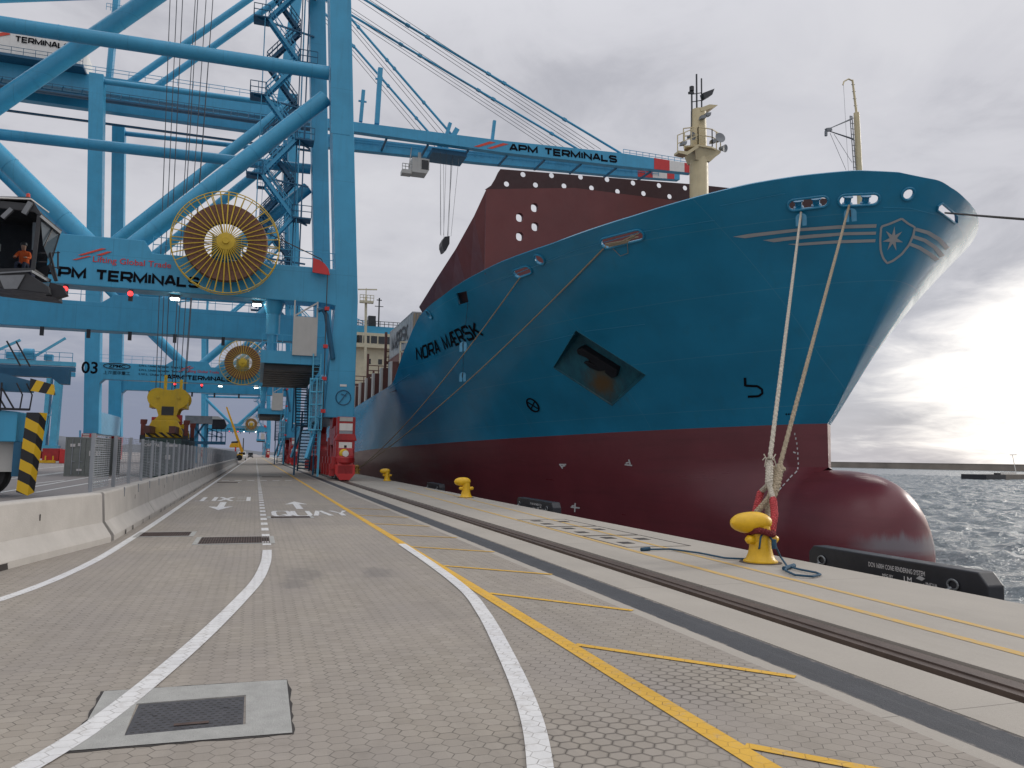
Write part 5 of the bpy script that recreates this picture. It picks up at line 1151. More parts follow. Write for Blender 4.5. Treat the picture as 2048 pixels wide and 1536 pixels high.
        for k in range(6): MB().tube([(3.9, gy_ + k * .3 - .6, 87.5 - k * .45), (60 - k * 1.2 if k < 4 else 34 - k, gy_ + k * .3 - .6, 60.4 if k < 4 else 59.2)], .05, 4).build('boom_hoist_wire', 'wire', t)
        MB().tube([(3.9, gy_, 86), (-21.5, gy_, 60)], .55, 14).build('back_stay', B, t, smooth=True); MB().bar((1.5, gy_, 59), (3.9, gy_, 87), 1.6, 1.3).build('apex_leg', B, t)
        MB().bar((30.0, gy_, 59.0), (30.6, gy_, 61.3), .8, .6).bar((31.2, gy_, 59.0), (31.9, gy_, 60.4), .9).build('stay_bracket', B, t)
    wl = MB()
    for dy in (-4.9, -4.2, 5.0): wl.box((-45, Yc + dy - .25, 55.9), (8, Yc + dy + .25, 56.15))
    for k in range(20): wl.bar((-44 + k * 2.7, Yc - 5, 56.2), (-44 + k * 2.7, Yc - 4.2, 57.4), .12)
    wl.rail((-45, Yc - 5.1, 56.1), (8, Yc - 5.1, 56.1), 1.1, 2.6, .035); wl.build('girder_walkway', 'crane_blue_dark', t)
    for k in range(9): x_ = 12 + k * 7.4; z_ = 57.0 + max(0, x_ - 40) * .03; MB().bar((x_, Yc - 2.7, z_), (x_, Yc + 2.9, z_ + .1), .35, .3).build('cross_tie', 'crane_blue_dark', t)
    MB().rail((10, Yc + 2.7, 57.3), (76, Yc + 2.7, 59.6), .9, 1.5, .035).build('boom_walkway_rail', B, t)
    for x, z in ((14.8, 66), (17.6, 70.5)): MB().bar((x, Yc - 3, 59.3), (x + .3, Yc - 3, z - 1), .8 if x > 16 else .6).bar((x - .5, Yc - 3, z - 3), (x + .9, Yc - 3, z - 3), .25).build('aerial', 'crane_blue', t)
    MB().bar((38.6, Yc - 3, 59.1), (39.0, Yc - 3, 63.2), .55).build('aerial', 'crane_blue', t)
    put_stroke('APM TERMINALS', (41.8, Yc - 3.3 - .65, 57.5), (1, 0, .031), (-.031, 0, 1), 21.4, 1.42, .36, 'black_letter', t, .05)
    for x0, z0_ in ((34.9, 57.35), (37.4, 57.4)): MB().prism([(0, 0), (.9, 0), (4.1, 1.35), (3.0, 1.4)], (x0, Yc - 3.97, z0_), (1, 0, 0), (0, 0, 1), (0, -.03, 0)).build('logo_stripe', 'orange_red', t)
    # machinery house
    mhs = MB().prism([(-44, 60.35), (-28.6, 60.35), (-28.6, 65.6), (-29.4, 66.4), (-44, 66.4)], (0, Yc - 5.2, 0), (1, 0, 0), (0, 0, 1), (0, 10.4, 0)).build('machinery_house', 'house_white', t, bevel=.08)
    put_stroke('APM', (-34.6, Yc - 5.2, 64.5), (1, 0, 0), (0, 0, 1), 2.6, .95, .2, 'black_letter', mhs, .1); put_stroke('TERMINALS', (-37.0, Yc - 5.2, 62.85), (1, 0, 0), (0, 0, 1), 7.2, .95, .2, 'black_letter', mhs, .1)
    for k in range(2): MB().prism([(0, 0), (1.2, .1), (4.8, 1.5), (4.8, 2.1)], (-43.2 + k * .6, Yc - 5.25, 62.3 + (1 - k) * 1.7), (1, 0, 0), (0, 0, 1), (0, -.04, 0)).build('logo_stripe', 'orange_red', mhs)
    MB().box((-45, Yc - 6.6, 59.9), (-27.5, Yc + 6.6, 60.3)).rail((-45, Yc - 6.5, 60.3), (-27.6, Yc - 6.5, 60.3), 1.1, 1.6, .03).build('house_platform', 'crane_blue_dark', t)
    MB().tube([(-24.5, Yc - 3, 60), (-24.2, Yc - 3, 74)], .55, 10).rail((-25.4, Yc - 4, 66), (-23, Yc - 4, 66), 1.1, .6, .03).rail((-25.4, Yc - 4, 71), (-23, Yc - 4, 71), 1.1, .6, .03).tube([(-24.2, Yc - 3, 74), (-48, Yc - 3, 68)], .35, 8).build('aft_mast', B, t)
    # beam lettering
    put_stroke('APM TERMINALS', (-12.85, yf + .02, 12.42), (1, 0, 0), (0, 0, 1), 8.8, .72, .165, 'black_letter', t, .025)
    put_text('Lifting Global Trade', (-10.3, yf + .02, 13.47), (1, 0, 0), (0, 0, 1), 4.55, .50, 'signal_red', t, .008, .05)
    for pts in ([(0, 0), (.2, 0), (1.05, .32), (.85, .33)], [(.3, .33), (.55, .33), (1.85, .88), (1.6, .9)], [(1.3, .42), (1.6, .42), (2.2, .72), (1.95, .72)]): MB().prism(pts, (-11.45, yf + .0, 13.62), (1, 0, 0), (0, 0, 1), (0, -.03, 0)).build('logo_stripe', 'orange_red', t)
    # cable reel
    cx, cy, cz = -2.42, yf - 1.15, 15.3
    rc = MB().lathe([(1.35, -.28), (2.52, -.3), (2.6, 0), (2.52, .3), (1.35, .28), (1.35, -.28)], (cx, cy, cz), 72, (0, 1, 0)).build('cable_reel', 'cable_brown', t, smooth=True)
    for k in range(40):
        a = 2 * PI * k / 40
        for s in (-1, 1):
            P = [(cx + r * math.cos(a + .01 * s), cy + s * dy, cz + r * math.sin(a + .01 * s)) for r, dy in ((.45, .55), (3.32, .30))]
            if s < 0: MB().bar(P[0], P[1], .075, .05).build('spoke', 'reel_gold', rc)
            elif k % 4 == 0: MB().bar(P[0], P[1], .06, .05).build('spoke', 'reel_gold', rc)
    for s in (-1, 1): MB().tube([(cx + 3.33 * math.cos(2 * PI * k / 64), cy + s * .3, cz + 3.34 * math.sin(2 * PI * k / 64)) for k in range(64)], .034, 6, closed=True).build('reel_rim', 'reel_gold', rc, smooth=True)
    MB().lathe([(0, -.75), (.2, -.75), (.22, -.62), (.55, -.58), (.62, -.35), (.62, .7), (0, .7)], (cx, cy, cz), 28, (0, 1, 0)).build('reel_hub', 'reel_gold', rc, smooth=True)
    MB().box((cx - .9, cy + .7, 14.5), (cx + .9, cy + 1.2, 15.9)).build('reel_bracket', B, t)
    sec = [(0, 0), (.95, 0)] + [(.95 * math.cos(PI / 2 * k / 8) - .0, .95 * math.sin(PI / 2 * k / 8)) for k in range(1, 9)]
    MB().prism([(0, -.02), (1.15, -.12), (1.05, .3), (.8, .62), (.45, .86), (0, .98)], (3.15, yf - .5, 14.05), (1, 0, 0), (0, 0, 1), (0, .14, 0)).build('cable_guide', 'signal_red', t)
    MB().tube([(cx + 2.4, cy, cz + 1.0), (3.7, yf - .45, 15.0), (4.15, yf - .45, 14.0), (4.2, yf - .4, 3.4)], .035, 6).build('trailing_cable', 'rope_dark', t)
    for z in (11.6, 9.0, 6.8, 4.6): MB().box((4.05, yf - .55, z - .12), (4.35, yf - .2, z + .12)).build('cable_clamp', 'signal_red', t)
    # hung electric room platform with white board
    MB().box((.05, yf + .1, 7.75), (4.0, yf + 15.5, 8.6)).build('platform', B, t)
    lv = MB()
    for k in range(9): lv.box((.3, yf + .6 + k * 1.65, 7.35), (3.9, yf + 1.9 + k * 1.65, 7.74))
    lv.build('louvre_underside', 'dark_steel', t)
    MB().box((2.05, yf - .06, 8.35), (3.65, yf + .04, 11.0)).build('white_board', 'pale_grey', t)
    bf = MB(); bf.bar((2.1, yf, 11), (2.1, yf, 12.1), .1).bar((3.6, yf, 11), (3.6, yf, 12.1), .1).bar((2.15, yf, 11.05), (3.55, yf, 12.0), .1); bf.build('board_frame', 'pale_grey', t)
    MB().tube([(.75, yf + 1.0, 12.1), (.75, yf + 1.0, 11.2)], [.75, .48], 16).tube([(.75, yf + 1.0, 11.2), (.75, yf + 1.0, 9.8)], .46, 16).tube([(.75, yf + 1.0, 9.8), (.75, yf + 1.0, 8.4)], .34, 16).build('hanger_column', B, t, smooth=True)
    MB().tube([(3.65, yf - .1, 11.5), (3.95, yf - .1, 11.6), (4.2, yf - .1, 11.2), (4.75, yf - .1, 8.2)], .17, 10).build('drain_pipe', 'crane_blue_dark', t, smooth=True)
    MB().rail((.1, yf + .15, 8.6), (2.05, yf + .15, 8.6), 1.1, .65, .025).rail((3.65, yf + .15, 8.6), (4.6, yf + .15, 8.6), 1.1, .5, .025).rail((.1, yf + .15, 8.6), (.1, yf + 15, 8.6), 1.1, 1.6, .03).build('platform_rail', B, t)
    ld = MB()
    for x in (3.45, 3.95): ld.bar((x, yf - .1, 1.6), (x, yf - .1, 8.5), .09)
    for k in range(24): ld.bar((3.45, yf - .1, 1.7 + k * .28), (3.95, yf - .1, 1.7 + k * .28), .03)
    for k in range(5):
        z = 3.3 + k * .85; ld.tube([(3.45, yf - .1, z), (3.3, yf - .5, z), (3.7, yf - .85, z), (4.1, yf - .5, z), (3.95, yf - .1, z)], .055, 5)
    for x, dy in ((3.3, .5), (3.7, .85), (4.1, .5)): ld.bar((x, yf - dy, 3.3), (x, yf - dy, 6.8), .09)
    ld.bar((4.0, yf - .3, .2), (4.05, yf - .3, 3.3), .14); ld.build('caged_ladder', 'crane_blue_pale', t)
    sa = MB()
    for (p_, q_) in (((4.05, yf + 17.2, .3), (4.05, yf + 13.0, 4.1)), ((3.55, yf + 12.6, 4.1), (3.55, yf + 16.4, 7.7))):
        p_, q_ = V(p_), V(q_)
        for e_ in (-.5, .5): sa.bar(p_ + V(e_, 0, 0), q_ + V(e_, 0, 0), .11, .3); sa.bar(p_ + V(e_, 0, 1.05), q_ + V(e_, 0, 1.05), .08); [sa.bar(p_.lerp(q_, i / 5) + V(e_, 0, 0), p_.lerp(q_, i / 5) + V(e_, 0, 1.05), .07) for i in range(6)]
        for i in range(14): c_ = p_.lerp(q_, (i + .5) / 14); sa.box((c_.x - .5, c_.y - .15, c_.z - .04), (c_.x + .5, c_.y + .15, c_.z + .05))
    sa.box((3.0, yf + 12.0, 4.0), (4.6, yf + 13.2, 4.12)).rail((3.0, yf + 12.0, 4.1), (4.6, yf + 12.0, 4.1), 1.1, .5, .045).bar((3.05, yf + 12.1, 0), (3.05, yf + 12.1, 4), .14).bar((4.55, yf + 12.1, 0), (4.55, yf + 12.1, 4), .14); sa.build('access_stair', 'crane_blue_dark', t)
    MB().tube([(5.55 + .5 * math.cos(2 * PI * k / 28), yf - .03, 5.6 + .5 * math.sin(2 * PI * k / 28)) for k in range(28)], .035, 6, closed=True).bar((5.3, yf - .03, 5.25), (5.8, yf - .03, 5.95), .06).bar((5.4, yf - .03, 5.85), (5.75, yf - .03, 5.7), .05).build('anchor_ring', 'crane_blue_dark', t); MB().box((5.3, yf - .03, 6.35), (5.75, yf - .005, 6.5)).build('warning_sign', 'house_white', t)
    # zigzag stair tower on the rear leg
    sy = yr - 3.4; zc_ = [15, 19.5, 23.2, 26.9, 30.6, 34.3, 38.0, 41.7, 45.4, 49.1, 52.8, 56.5]
    for k in range(len(zc_) - 1):
        xa, xb = (2.3, -.6) if k % 2 == 0 else (-.6, 2.3); sf = MB(); sf.flight((xa, sy + (k % 2) * .1, zc_[k]), (xb, sy + (k % 2) * .1, zc_[k + 1]), .9, (0, 1, 0)); sf.build('stair_flight', B, t)
        x = xb; x0, x1 = (x - 1.3, x + .1) if xb < 1 else (x - .1, x + 1.6)
        MB().box((x0, sy - .6, zc_[k + 1] - .12), (x1, sy + 1.0, zc_[k + 1])).rail((x0, sy - .6, zc_[k + 1]), (x1, sy - .6, zc_[k + 1]), 1.1, .7, .03).rail((x0, sy - .6, zc_[k + 1]), (x0, sy + 1, zc_[k + 1]), 1.1, .8, .03).bar((x0 + .3, sy - .3, zc_[k + 1] - .2), (3.6, sy + 1.2, zc_[k + 1] - .2), .14).build('stair_landing', 'crane_blue_dark', t)
    for x_ in (-.9, 2.6):
        fr_ = MB()
        for dy in (-.5, 1.0): fr_.bar((x_, sy + dy, 15), (x_, sy + dy, 56.5), .07)
        for k in range(23): z_ = 15 + k * 1.85; fr_.bar((x_, sy - .5, z_), (x_, sy + 1.0, z_), .05)
        fr_.build('stair_frame', B, t)
    for k in range(len(zc_) - 1):
        xa, xb = (-.6, 2.3) if k % 2 == 0 else (2.3, -.6); MB().flight((xa, sy + 1.35, zc_[k]), (xb, sy + 1.35, zc_[k + 1]), .8, (0, 1, 0)).build('stair_flight', 'crane_blue_dark', t)
    el = MB(); el.bar((3.05, yr - 3.0, 4), (3.0, yr - 3.0, 56), .12); el.bar((2.4, yr - 2.6, 15), (2.4, yr - 2.6, 56), .1); el.build('stair_post', 'crane_blue_dark', t)
    # lamps under the beam
    for x, m_ in ((-5.5, 'lamp_white'), (-.35, 'lamp_white')): fl_ = MB().box((x - .3, yf + .7, 11.8), (x + .3, yf + 1.2, 12.0)).build('floodlight', 'dark_steel', t); MB().box((x - .26, yf + .66, 11.72), (x + .26, yf + 1.16, 11.79)).build('floodlight_lens', m_, fl_)
    for x in (-11.75, -8.05): f_ = MB().box((x - .12, yf + .1, 11.3), (x + .12, yf + .35, 12.0)).build('signal_lamp', 'black_paint', t); MB().lathe([(0, 0), (.16, .0), (.16, .1), (0, .14)], (x, yf + .08, 11.75), 12, (0, -1, 0)).build('signal_lens', 'lamp_red', f_)
    for x in (-17.5, -14, -10.8, -7.2, -3.2): MB().box((x - .14, yr - 2.0, 11.3), (x + .14, yr - 1.8, 12.05)).build('beam_sensor', 'black_paint', t)
    return t
Y1, Y2, Y3 = 64.75, 134.5, 386.0
crane1 = crane_base(Y1)
def hoist(t, Yc, x, zb, label_rope, ys=(-2.2, -.8, .8, 2.2)):
    MB().box((x - 3.2, Yc - 2.4, 55.9), (x + 3.2, Yc + 2.6, 56.7)).build('trolley', 'crane_blue_dark', t)
    for k, (dx, dy) in enumerate(((-1.3, -3), (-1.0, -1), (-.5, -3), (0, 2.5), (.45, -2.6), (.8, 1.0), (1.15, 3), (1.4, -2))):
        MB().tube([(x + dx * 1.35, Yc + dy * .9, 56), (x + dx * .75, Yc + dy * .25, zb)], .032, 5).build('hoist_wire', 'wire', t)
    cb = MB(); X = x - 5.2; cb.prism([(-1.5, 51.9), (1.2, 51.9), (1.6, 52.6), (1.6, 54.6), (-1.5, 54.6)], (X, Yc - 2.2, 0), (1, 0, 0), (0, 0, 1), (0, 2.6, 0)); cbo = cb.build('operator_cab', 'pale_grey', t, bevel=.05)
    MB().box((X + .2, Yc - 2.26, 52.6), (X + 1.45, Yc - 2.18, 54.3)).build('cab_window', 'glass_dark', cbo); MB().box((X - 3.2, Yc - 2, 51.6), (X - 1.5, Yc - .2, 52.3)).rail((X - 3.2, Yc - 2, 52.3), (X - 1.5, Yc - 2, 52.3), 1, .6, .05).bar((X, Yc - 1, 54.6), (X, Yc - 1, 56), .5).bar((X - 2, Yc - 1.6, 52), (X - 1.6, Yc - 1.6, 56.5), .15).build('cab_platform', 'pale_grey', cbo)
crane2 = copy_tree(crane1); crane2.location.y = Y2; crane2['label'] = 'blue quay crane numbered 03, second in the row with white machinery house'
crane3 = copy_tree(crane1); crane3.location.y = Y3; crane3['label'] = 'smallest blue quay crane, far away near the vanishing point of the lane'
hoist(crane1, Y1, -6.4, 6.2, ''); HQ = gy(889, 486, Y2); hoist(crane2, Y2, float(HQ[0]), float(HQ[2]) + 1.2, '')
put_text('03', (-24.15, Y2 - 10.73, 12.75), (1, 0, 0), (0, 0, 1), 2.1, 1.75, 'black_letter', crane2, .02, .03)
pe = [(1.75 * math.cos(2 * PI * k / 32), .42 * math.sin(2 * PI * k / 32)) for k in range(32)]
MB().tube([(-19.6 + a, Y2 - 10.78, 14.0 + b) for a, b in pe], .06, 5, closed=True).build('maker_emblem', 'black_paint', crane2)
put_text('ZPMC', (-20.7, Y2 - 10.73, 13.78), (1, 0, 0), (0, 0, 1), 2.2, .44, 'black_letter', crane2, .03, .03); put_text('上海振华重工', (-21.3, Y2 - 10.73, 12.75), (1, 0, 0), (0, 0, 1), 3.5, .55, 'black_letter', crane2, .01, .03)
for k, s in enumerate(('S.W.L. Under Spreader  Single Lift  52T', 'S.W.L. Under Spreader  Twin Lift  65T', 'S.W.L. Under Cargo Beam  100T')): put_text(s, (-16.7, Y2 - 10.73, 14.0 - k * .62), (1, 0, 0), (0, 0, 1), (6.9, 6.9, 6.9)[k], .40, 'black_letter', crane2, .01, .03)
# black block over the ship rail on crane two's wires
tag(MB().prism([(-.65, .0), (-.2, .9), (.7, 1.1), (.7, -.3), (.1, -1.6), (-.3, -1.8), (-.65, -.8)], (float(HQ[0]), Y2 - 1, float(HQ[2])), (1, 0, 0), (0, 0, 1), (0, 2.5, 0)).build('hook_block', 'black_paint'), 'black hook block hanging on wires beside the sloping red ship wall', 'hook block')
# yellow spreader under the near crane
sp = thing('container_spreader', 'yellow container spreader with striped skirt hanging from the near crane', 'spreader', (-6.4, Y1, 3)); sx, sy_ = -6.4, Y1
hd = MB(); ht = []
for c_, a0_, a1_ in ((.72, -55, 125), (-.72, 55, 235)):
    for k in range(11): a = math.radians(a0_ + (a1_ - a0_) * k / 10); ht.append((c_ + .74 * math.cos(a), 5.75 + .74 * math.sin(a)))
ht = ht[:11] + ht[11:] + [(-.78, 4.9), (-.62, 4.4), (-.95, 4.0), (.95, 4.0), (.62, 4.4), (.78, 4.9)]
hd.prism(ht, (sx, sy_ - 1.5, 0), (1, 0, 0), (0, 0, 1), (0, .16, 0)); hd.prism(ht, (sx, sy_ + .7, 0), (1, 0, 0), (0, 0, 1), (0, .16, 0)); hd.box((sx - 1.3, sy_ - 1.34, 5.0), (sx + 1.3, sy_ + .7, 6.2)); hd.build('headblock', 'sheave_yellow', sp)
for dx in (-.72, .72): MB().lathe([(.0, 0), (.12, 0), (.1, .04), (0, .05)], (sx + dx, sy_ - 1.5, 5.75), 14, (0, -1, 0)).build('sheave_pin', 'reel_gold', sp)
MB().bar((sx - .3, sy_ - 1, 6.4), (sx - .3, sy_ - 1, 7.5), .2).bar((sx + .8, sy_ - 1, 6.4), (sx + .8, sy_ - 1, 7.2), .2).bar((sx - 1.4, sy_ - .6, 7.0), (sx + 1.2, sy_ - .6, 7.0), .06).build('cable_basket_arm', 'sheave_yellow', sp)
MB().box((sx - .42, sy_ - 1.54, 4.45), (sx + .42, sy_ - 1.49, 5.1)).build('headblock_opening', 'dark_steel', sp)
ar = MB().box((sx - 1.1, sy_ - 1.3, 3.75), (sx - .2, sy_ - .9, 4.3)).box((sx + .3, sy_ - 1.3, 3.75), (sx + 1.0, sy_ - .8, 4.5)); ar.build('twistlock_housing', 'red_paint', sp, bevel=.03)
for yy, q in ((sy_ - 3.0, 0), (sy_ + 3.0, 1)):
    MB().prism([(-.85, 4.0), (.85, 4.0), (1.25, 3.15), (1.25, 2.75), (-1.25, 2.75), (-1.25, 3.15)], (sx, yy, 0), (1, 0, 0), (0, 0, 1), (0, .5, 0)).build('end_skirt', 'sheave_yellow', sp, bevel=.03)
    MB().prism([(-1.2, 3.12), (1.2, 3.12), (1.24, 2.78), (-1.24, 2.78)], (sx, yy - .006, 0), (1, 0, 0), (0, 0, 1), (0, -.012, 0)).build('hazard_band', 'hazard_fine', sp)
    for dx in (-1.45, 1.45):
        MB().box((sx + dx - .14, yy + .1, 2.9), (sx + dx + .14, yy + .5, 3.7)).prism([(-.2, 3.7), (.2, 3.7), (.25, 4.05), (-.2, 4.05)], (sx + dx, yy + .2, 0), (1, 0, 0), (0, 0, 1), (0, .3, 0)).build('corner_flipper', 'flipper_red', sp, bevel=.03)
        MB().box((sx + dx - .16, yy + .0, 2.35), (sx + dx + .16, yy + .5, 2.9)).build('corner_guide', 'dark_steel', sp)
for dx in (-.8, .8): MB().box((sx + dx - .2, sy_ - 6, 3.0), (sx + dx + .2, sy_ + 6, 3.5)).build('main_beam', 'ship_brown', sp)
MB().box((sx - 1.3, sy_ - 3.2, 2.45), (sx + 1.3, sy_ + 3.5, 2.72)).build('lower_frame', 'dark_steel', sp)
for dx in (-1.0, .9): MB().box((sx + dx - .12, sy_ - 3.0, 2.1), (sx + dx + .12, sy_ - 2.7, 2.45)).build('twistlock', 'sheave_yellow', sp)
# ================================================================ YARD
c = box_container('shipping_container', 'grey green container with closed doors standing alone on the yard', (-10.83, 58.5, 0), 6.06, 2.44, 2.6, 'container_grey', True, 'containers on the yard')
for x, z, w_, h_ in ((-11.75, 1.95, .3, .2), (-11.3, 2.0, .18, .2), (-10.5, 2.05, .75, .12), (-10.6, 1.35, .3, .35), (-10.2, 1.38, .28, .34), (-11.3, .35, .32, .14)): MB().box((x, 58.44, z), (x + w_, 58.47, z + h_)).build('door_sticker', 'mark_white', c)
c = box_container('shipping_container', 'dark green container behind the mesh fence under the yellow spreader', (-6.0, 56.6, 0), 12.19, 2.44, 2.6, 'container_green', True, 'containers on the yard')
put_text('CAPITAL', (-7.05, 56.54, 2.05), (1, 0, 0), (0, 0, 1), 1.0, .2, 'mark_white', c, .02, .02); MB().box((-5.7, 56.5, 2.05), (-5.0, 56.53, 2.2)).box((-5.7, 56.5, 1.2), (-5.4, 56.53, 1.5)).build('door_sticker', 'mark_white', c)
# straddle carrier at the left edge
sc = thing('straddle_carrier', 'blue straddle carrier with striped post and high dark cab at the left edge', 'straddle carrier', (-10.5, 33, 0)); y0 = 31.0
MB().prism([(-13.5, 1.95), (-7.95, 1.95), (-7.95, 3.0), (-8.6, 3.05), (-13.5, 3.05)], (0, y0 + .1, 0), (1, 0, 0), (0, 0, 1), (0, 2.6, 0)).build('power_unit', 'crane_blue', sc, bevel=.03)
MB().box((-8.02, y0 + .15, .75), (-7.78, y0 + 2.6, 1.95)).build('side_frame', 'crane_blue_dark', sc); MB().box((-13, y0 + .5, .9), (-8.02, y0 + .6, 1.95)).build('panel', 'pale_grey', sc)
for k in range(2): MB().lathe([(0, -.28), (.42, -.3), (.5, -.22), (.72, -.32), (.82, -.18), (.82, .18), (.72, .32), (.42, .3), (0, .28)], (-9.05 - k * 3.2, y0 + .9, .82), 32, (0, 1, 0)).build('wheel', 'rubber', sc, smooth=True)
vs = [(-7.80, y0, .22), (-7.42, y0 - .1, .10), (-7.28, y0 + .15, .2), (-7.72, y0 + .3, .3), (-7.66, y0, 2.98), (-7.22, y0 - .1, 2.98), (-7.05, y0 + .15, 2.98), (-7.5, y0 + .3, 2.98)]
MB().add(vs, [(3, 2, 1, 0), (4, 5, 6, 7), (0, 1, 5, 4), (1, 2, 6, 5), (2, 3, 7, 6), (3, 0, 4, 7)]).build('hazard_post', 'hazard', sc)
MB().prism([(-7.62, 4.18), (-6.92, 4.0), (-6.86, 3.62), (-7.62, 3.75)], (0, y0, 0), (1, 0, 0), (0, 0, 1), (0, .25, 0)).build('hazard_arm', 'hazard_up', sc)
MB().prism([(-13, 3.8), (-7.7, 3.72), (-7.62, 4.1), (-8.6, 4.35), (-13, 4.6)], (0, y0 + .3, 0), (1, 0, 0), (0, 0, 1), (0, .6, 0)).prism([(-13, 4.75), (-7.2, 4.9), (-7.2, 4.3), (-7.5, 4.3), (-7.8, 4.55), (-13, 4.55)], (0, y0 + 3.6, 0), (1, 0, 0), (0, 0, 1), (0, .5, 0)).build('lifting_frame', 'crane_blue_dark', sc)
hr = MB()
for x in (-8.75, -8.5): hr.bar((x, y0 + .1, 3.0), (x, y0 + .1, 4.0), .05); hr.bar((x + .02, y0 + .1, 3.8), (x + .45, y0 + .1, 3.05), .05)
for x in (-8.05, -7.75): hr.tube([(x, y0 + .1, 4.0), (x + .2, y0 + .1, 3.6), (x + .15, y0 + .1, 3.05)], .025, 6)
hr.bar((-9, y0 + .05, 3.08), (-7.6, y0 + .05, 3.08), .08); hr.build('handrail', 'black_paint', sc)
lad = MB()
for x in (-8.75, -8.45): lad.bar((x, y0 + 1.2, 5.6), (x + .5, y0 + 1.2, 4.7), .05)
lad.build('ladder', 'black_paint', sc)
for x, y in ((-11.2, y0 + .9), (-13.2, y0 + 8)): MB().box((x - .35, y - .35, 3.0), (x + .35, y + .35, 11.8)).build('column', 'crane_blue', sc)
MB().box((-13.6, y0, 11.6), (-12.6, y0 + 9, 12.6)).build('top_beam', 'crane_blue', sc)
# cab: frame, glass, floor
Q = lambda px, py, d=0.0: V(*gy(px, py, y0 + d))
cabf = MB()
fA = [Q(-60, 392), Q(62, 398), Q(76, 424), Q(80, 432), Q(66, 542), Q(-60, 545)]           # front frame outline
def beamline(mb, pts, w, closed=True):
    n = len(pts)
    for i in range(n if closed else n - 1): mb.bar(pts[i], pts[(i + 1) % n], w, w)
back = V(.55, 1.9, 0)
R_ = [Q(80, 432), Q(120, 466, .6), Q(101, 530, .6), Q(66, 542)]
beamline(cabf, [Q(-60, 396), Q(60, 398), Q(79, 430)], .12, False); cabf.bar(Q(79, 430), Q(120, 464, .6), .13); cabf.bar(Q(79, 430), Q(66, 540), .12); cabf.bar(Q(120, 464, .6), Q(100, 530, .6), .05); cabf.bar(Q(66, 540), Q(100, 562, .6), .1); cabf.bar(Q(-60, 543), Q(66, 540), .13); cabf.bar(Q(100, 530, .6), Q(112, 562, .6), .1)
cabf.build('cab_frame', 'dark_steel', sc)
MB().prism([(-10.5, 0), (-7.9, 0), (-7.62, -.42), (-7.9, -.3), (-10.5, -.25)], V(0, y0 - .05, 10.42), (1, 0, 0), (0, 0, 1), (0, 2.2, 0)).build('cab_roof', 'dark_steel', sc, bevel=.03)
MB().bar(Q(-60, 393, -.12), Q(62, 398, -.12), .05).bar(Q(62, 398, -.12), Q(98, 425, .3), .04).build('roof_edge', 'house_white', sc)
MB().bar(Q(48, 428, -.1), Q(62, 405, -.1), .16).bar(Q(79, 432, -.05), Q(120, 466, .55), .12, .1).bar(Q(5, 436, -.1), Q(24, 418, -.1), .14).build('roof_bracket', 'mid_steel', sc)
cr = [Q(-60, 398, .0), Q(60, 400), Q(78, 430), Q(66, 541), Q(-60, 544)]
MB().add([p + V(0, 2.0, 0) for p in cr], [(0, 1, 2, 3, 4)]).add([cr[0], cr[1], cr[1] + V(0, 2, 0), cr[0] + V(0, 2, 0)], [(0, 1, 2, 3)]).build('cab_interior', 'interior_black', sc)
mg, tg, bg2 = newmat('cab_glass'); bg2.inputs['Base Color'].default_value = (.40, .46, .5, 1); bg2.inputs['Transmission Weight'].default_value = 1; bg2.inputs['Roughness'].default_value = .02; bg2.inputs['IOR'].default_value = 1.04
MB().add(cr, [(0, 1, 2, 3, 4)]).build('windscreen', 'cab_glass', sc)
MB().add([Q(80, 433), Q(119, 467, .6), Q(101, 528, .6), Q(68, 540)], [(0, 1, 2, 3)]).build('side_window', 'cab_glass', sc)
pm('pane_reflect', (.10, .13, .15), .12, var=.1, spec=1.0)
MB().add([Q(81, 434, .03), Q(118, 468, .58), Q(100, 526, .58), Q(92, 505, .35), Q(86, 490, .2)], [(0, 1, 2, 3, 4)]).build('lit_pane', 'pane_reflect', sc)
MB().bar(Q(88, 494, .1), Q(106, 455, .35), .035).bar(Q(70, 506, .1), Q(92, 506, .3), .03).bar(Q(69, 523, .1), Q(95, 524, .3), .03).build('window_bar', 'black_paint', sc)
fl = MB().prism([(-10.5, 0), (-7.95, .1), (-7.25, -.35), (-7.2, -.6), (-8.2, -.55), (-10.5, -.4)], V(0, y0 - .05, 7.82), (1, 0, 0), (0, 0, 1), (0, 2.0, 0)).build('cab_floor', 'dark_steel', sc, bevel=.03)
MB().prism([(-8.8, 0), (-8.0, .1), (-8.2, -.42), (-8.6, -.45)], V(0, y0 - .12, 7.72), (1, 0, 0), (0, 0, 1), (0, .06, 0)).bar(Q(62, 542, -.12), Q(96, 562, .4), .08).bar(Q(0, 546, -.12), Q(62, 542, -.12), .05).build('floor_trim', 'mid_steel', sc)
MB().prism([(-7.3, 7.7), (-6.9, 7.6), (-6.75, 7.3), (-7.1, 7.15), (-7.4, 7.2)], V(0, y0 + .3, 0), (1, 0, 0), (0, 0, 1), (0, .4, 0)).bar(Q(114, 562, .4), Q(100, 505, .5), .06).build('cab_lamp', 'black_paint', sc)
MB().bar(Q(116, 503, .4), Q(116, 538, .4), .05).bar(Q(104, 506, .4), Q(120, 505, .4), .03).bar(Q(104, 534, .4), Q(120, 536, .4), .03).build('mirror', 'black_paint', sc)
MB().lathe([(0, 0), (.07, 0), (.06, .15), (0, .18)], Q(56, 396, .1), 10).build('beacon', 'orange_red', sc)
st_ = MB().box((-8.72, y0 + 1.2, 8.05), (-8.12, y0 + 1.7, 8.30)).box((-8.72, y0 + 1.55, 8.3), (-8.12, y0 + 1.7, 9.15)); st_.build('seat', 'navy_cloth', sc, bevel=.04)
mo_ = MB().bar(Q(70, 445, .3), Q(68, 500, .3), .14, .05).box((-9.5, y0 + .5, 8.75), (-9.0, y0 + .6, 9.0)); mo_.build('control_panel', 'mid_steel', sc)
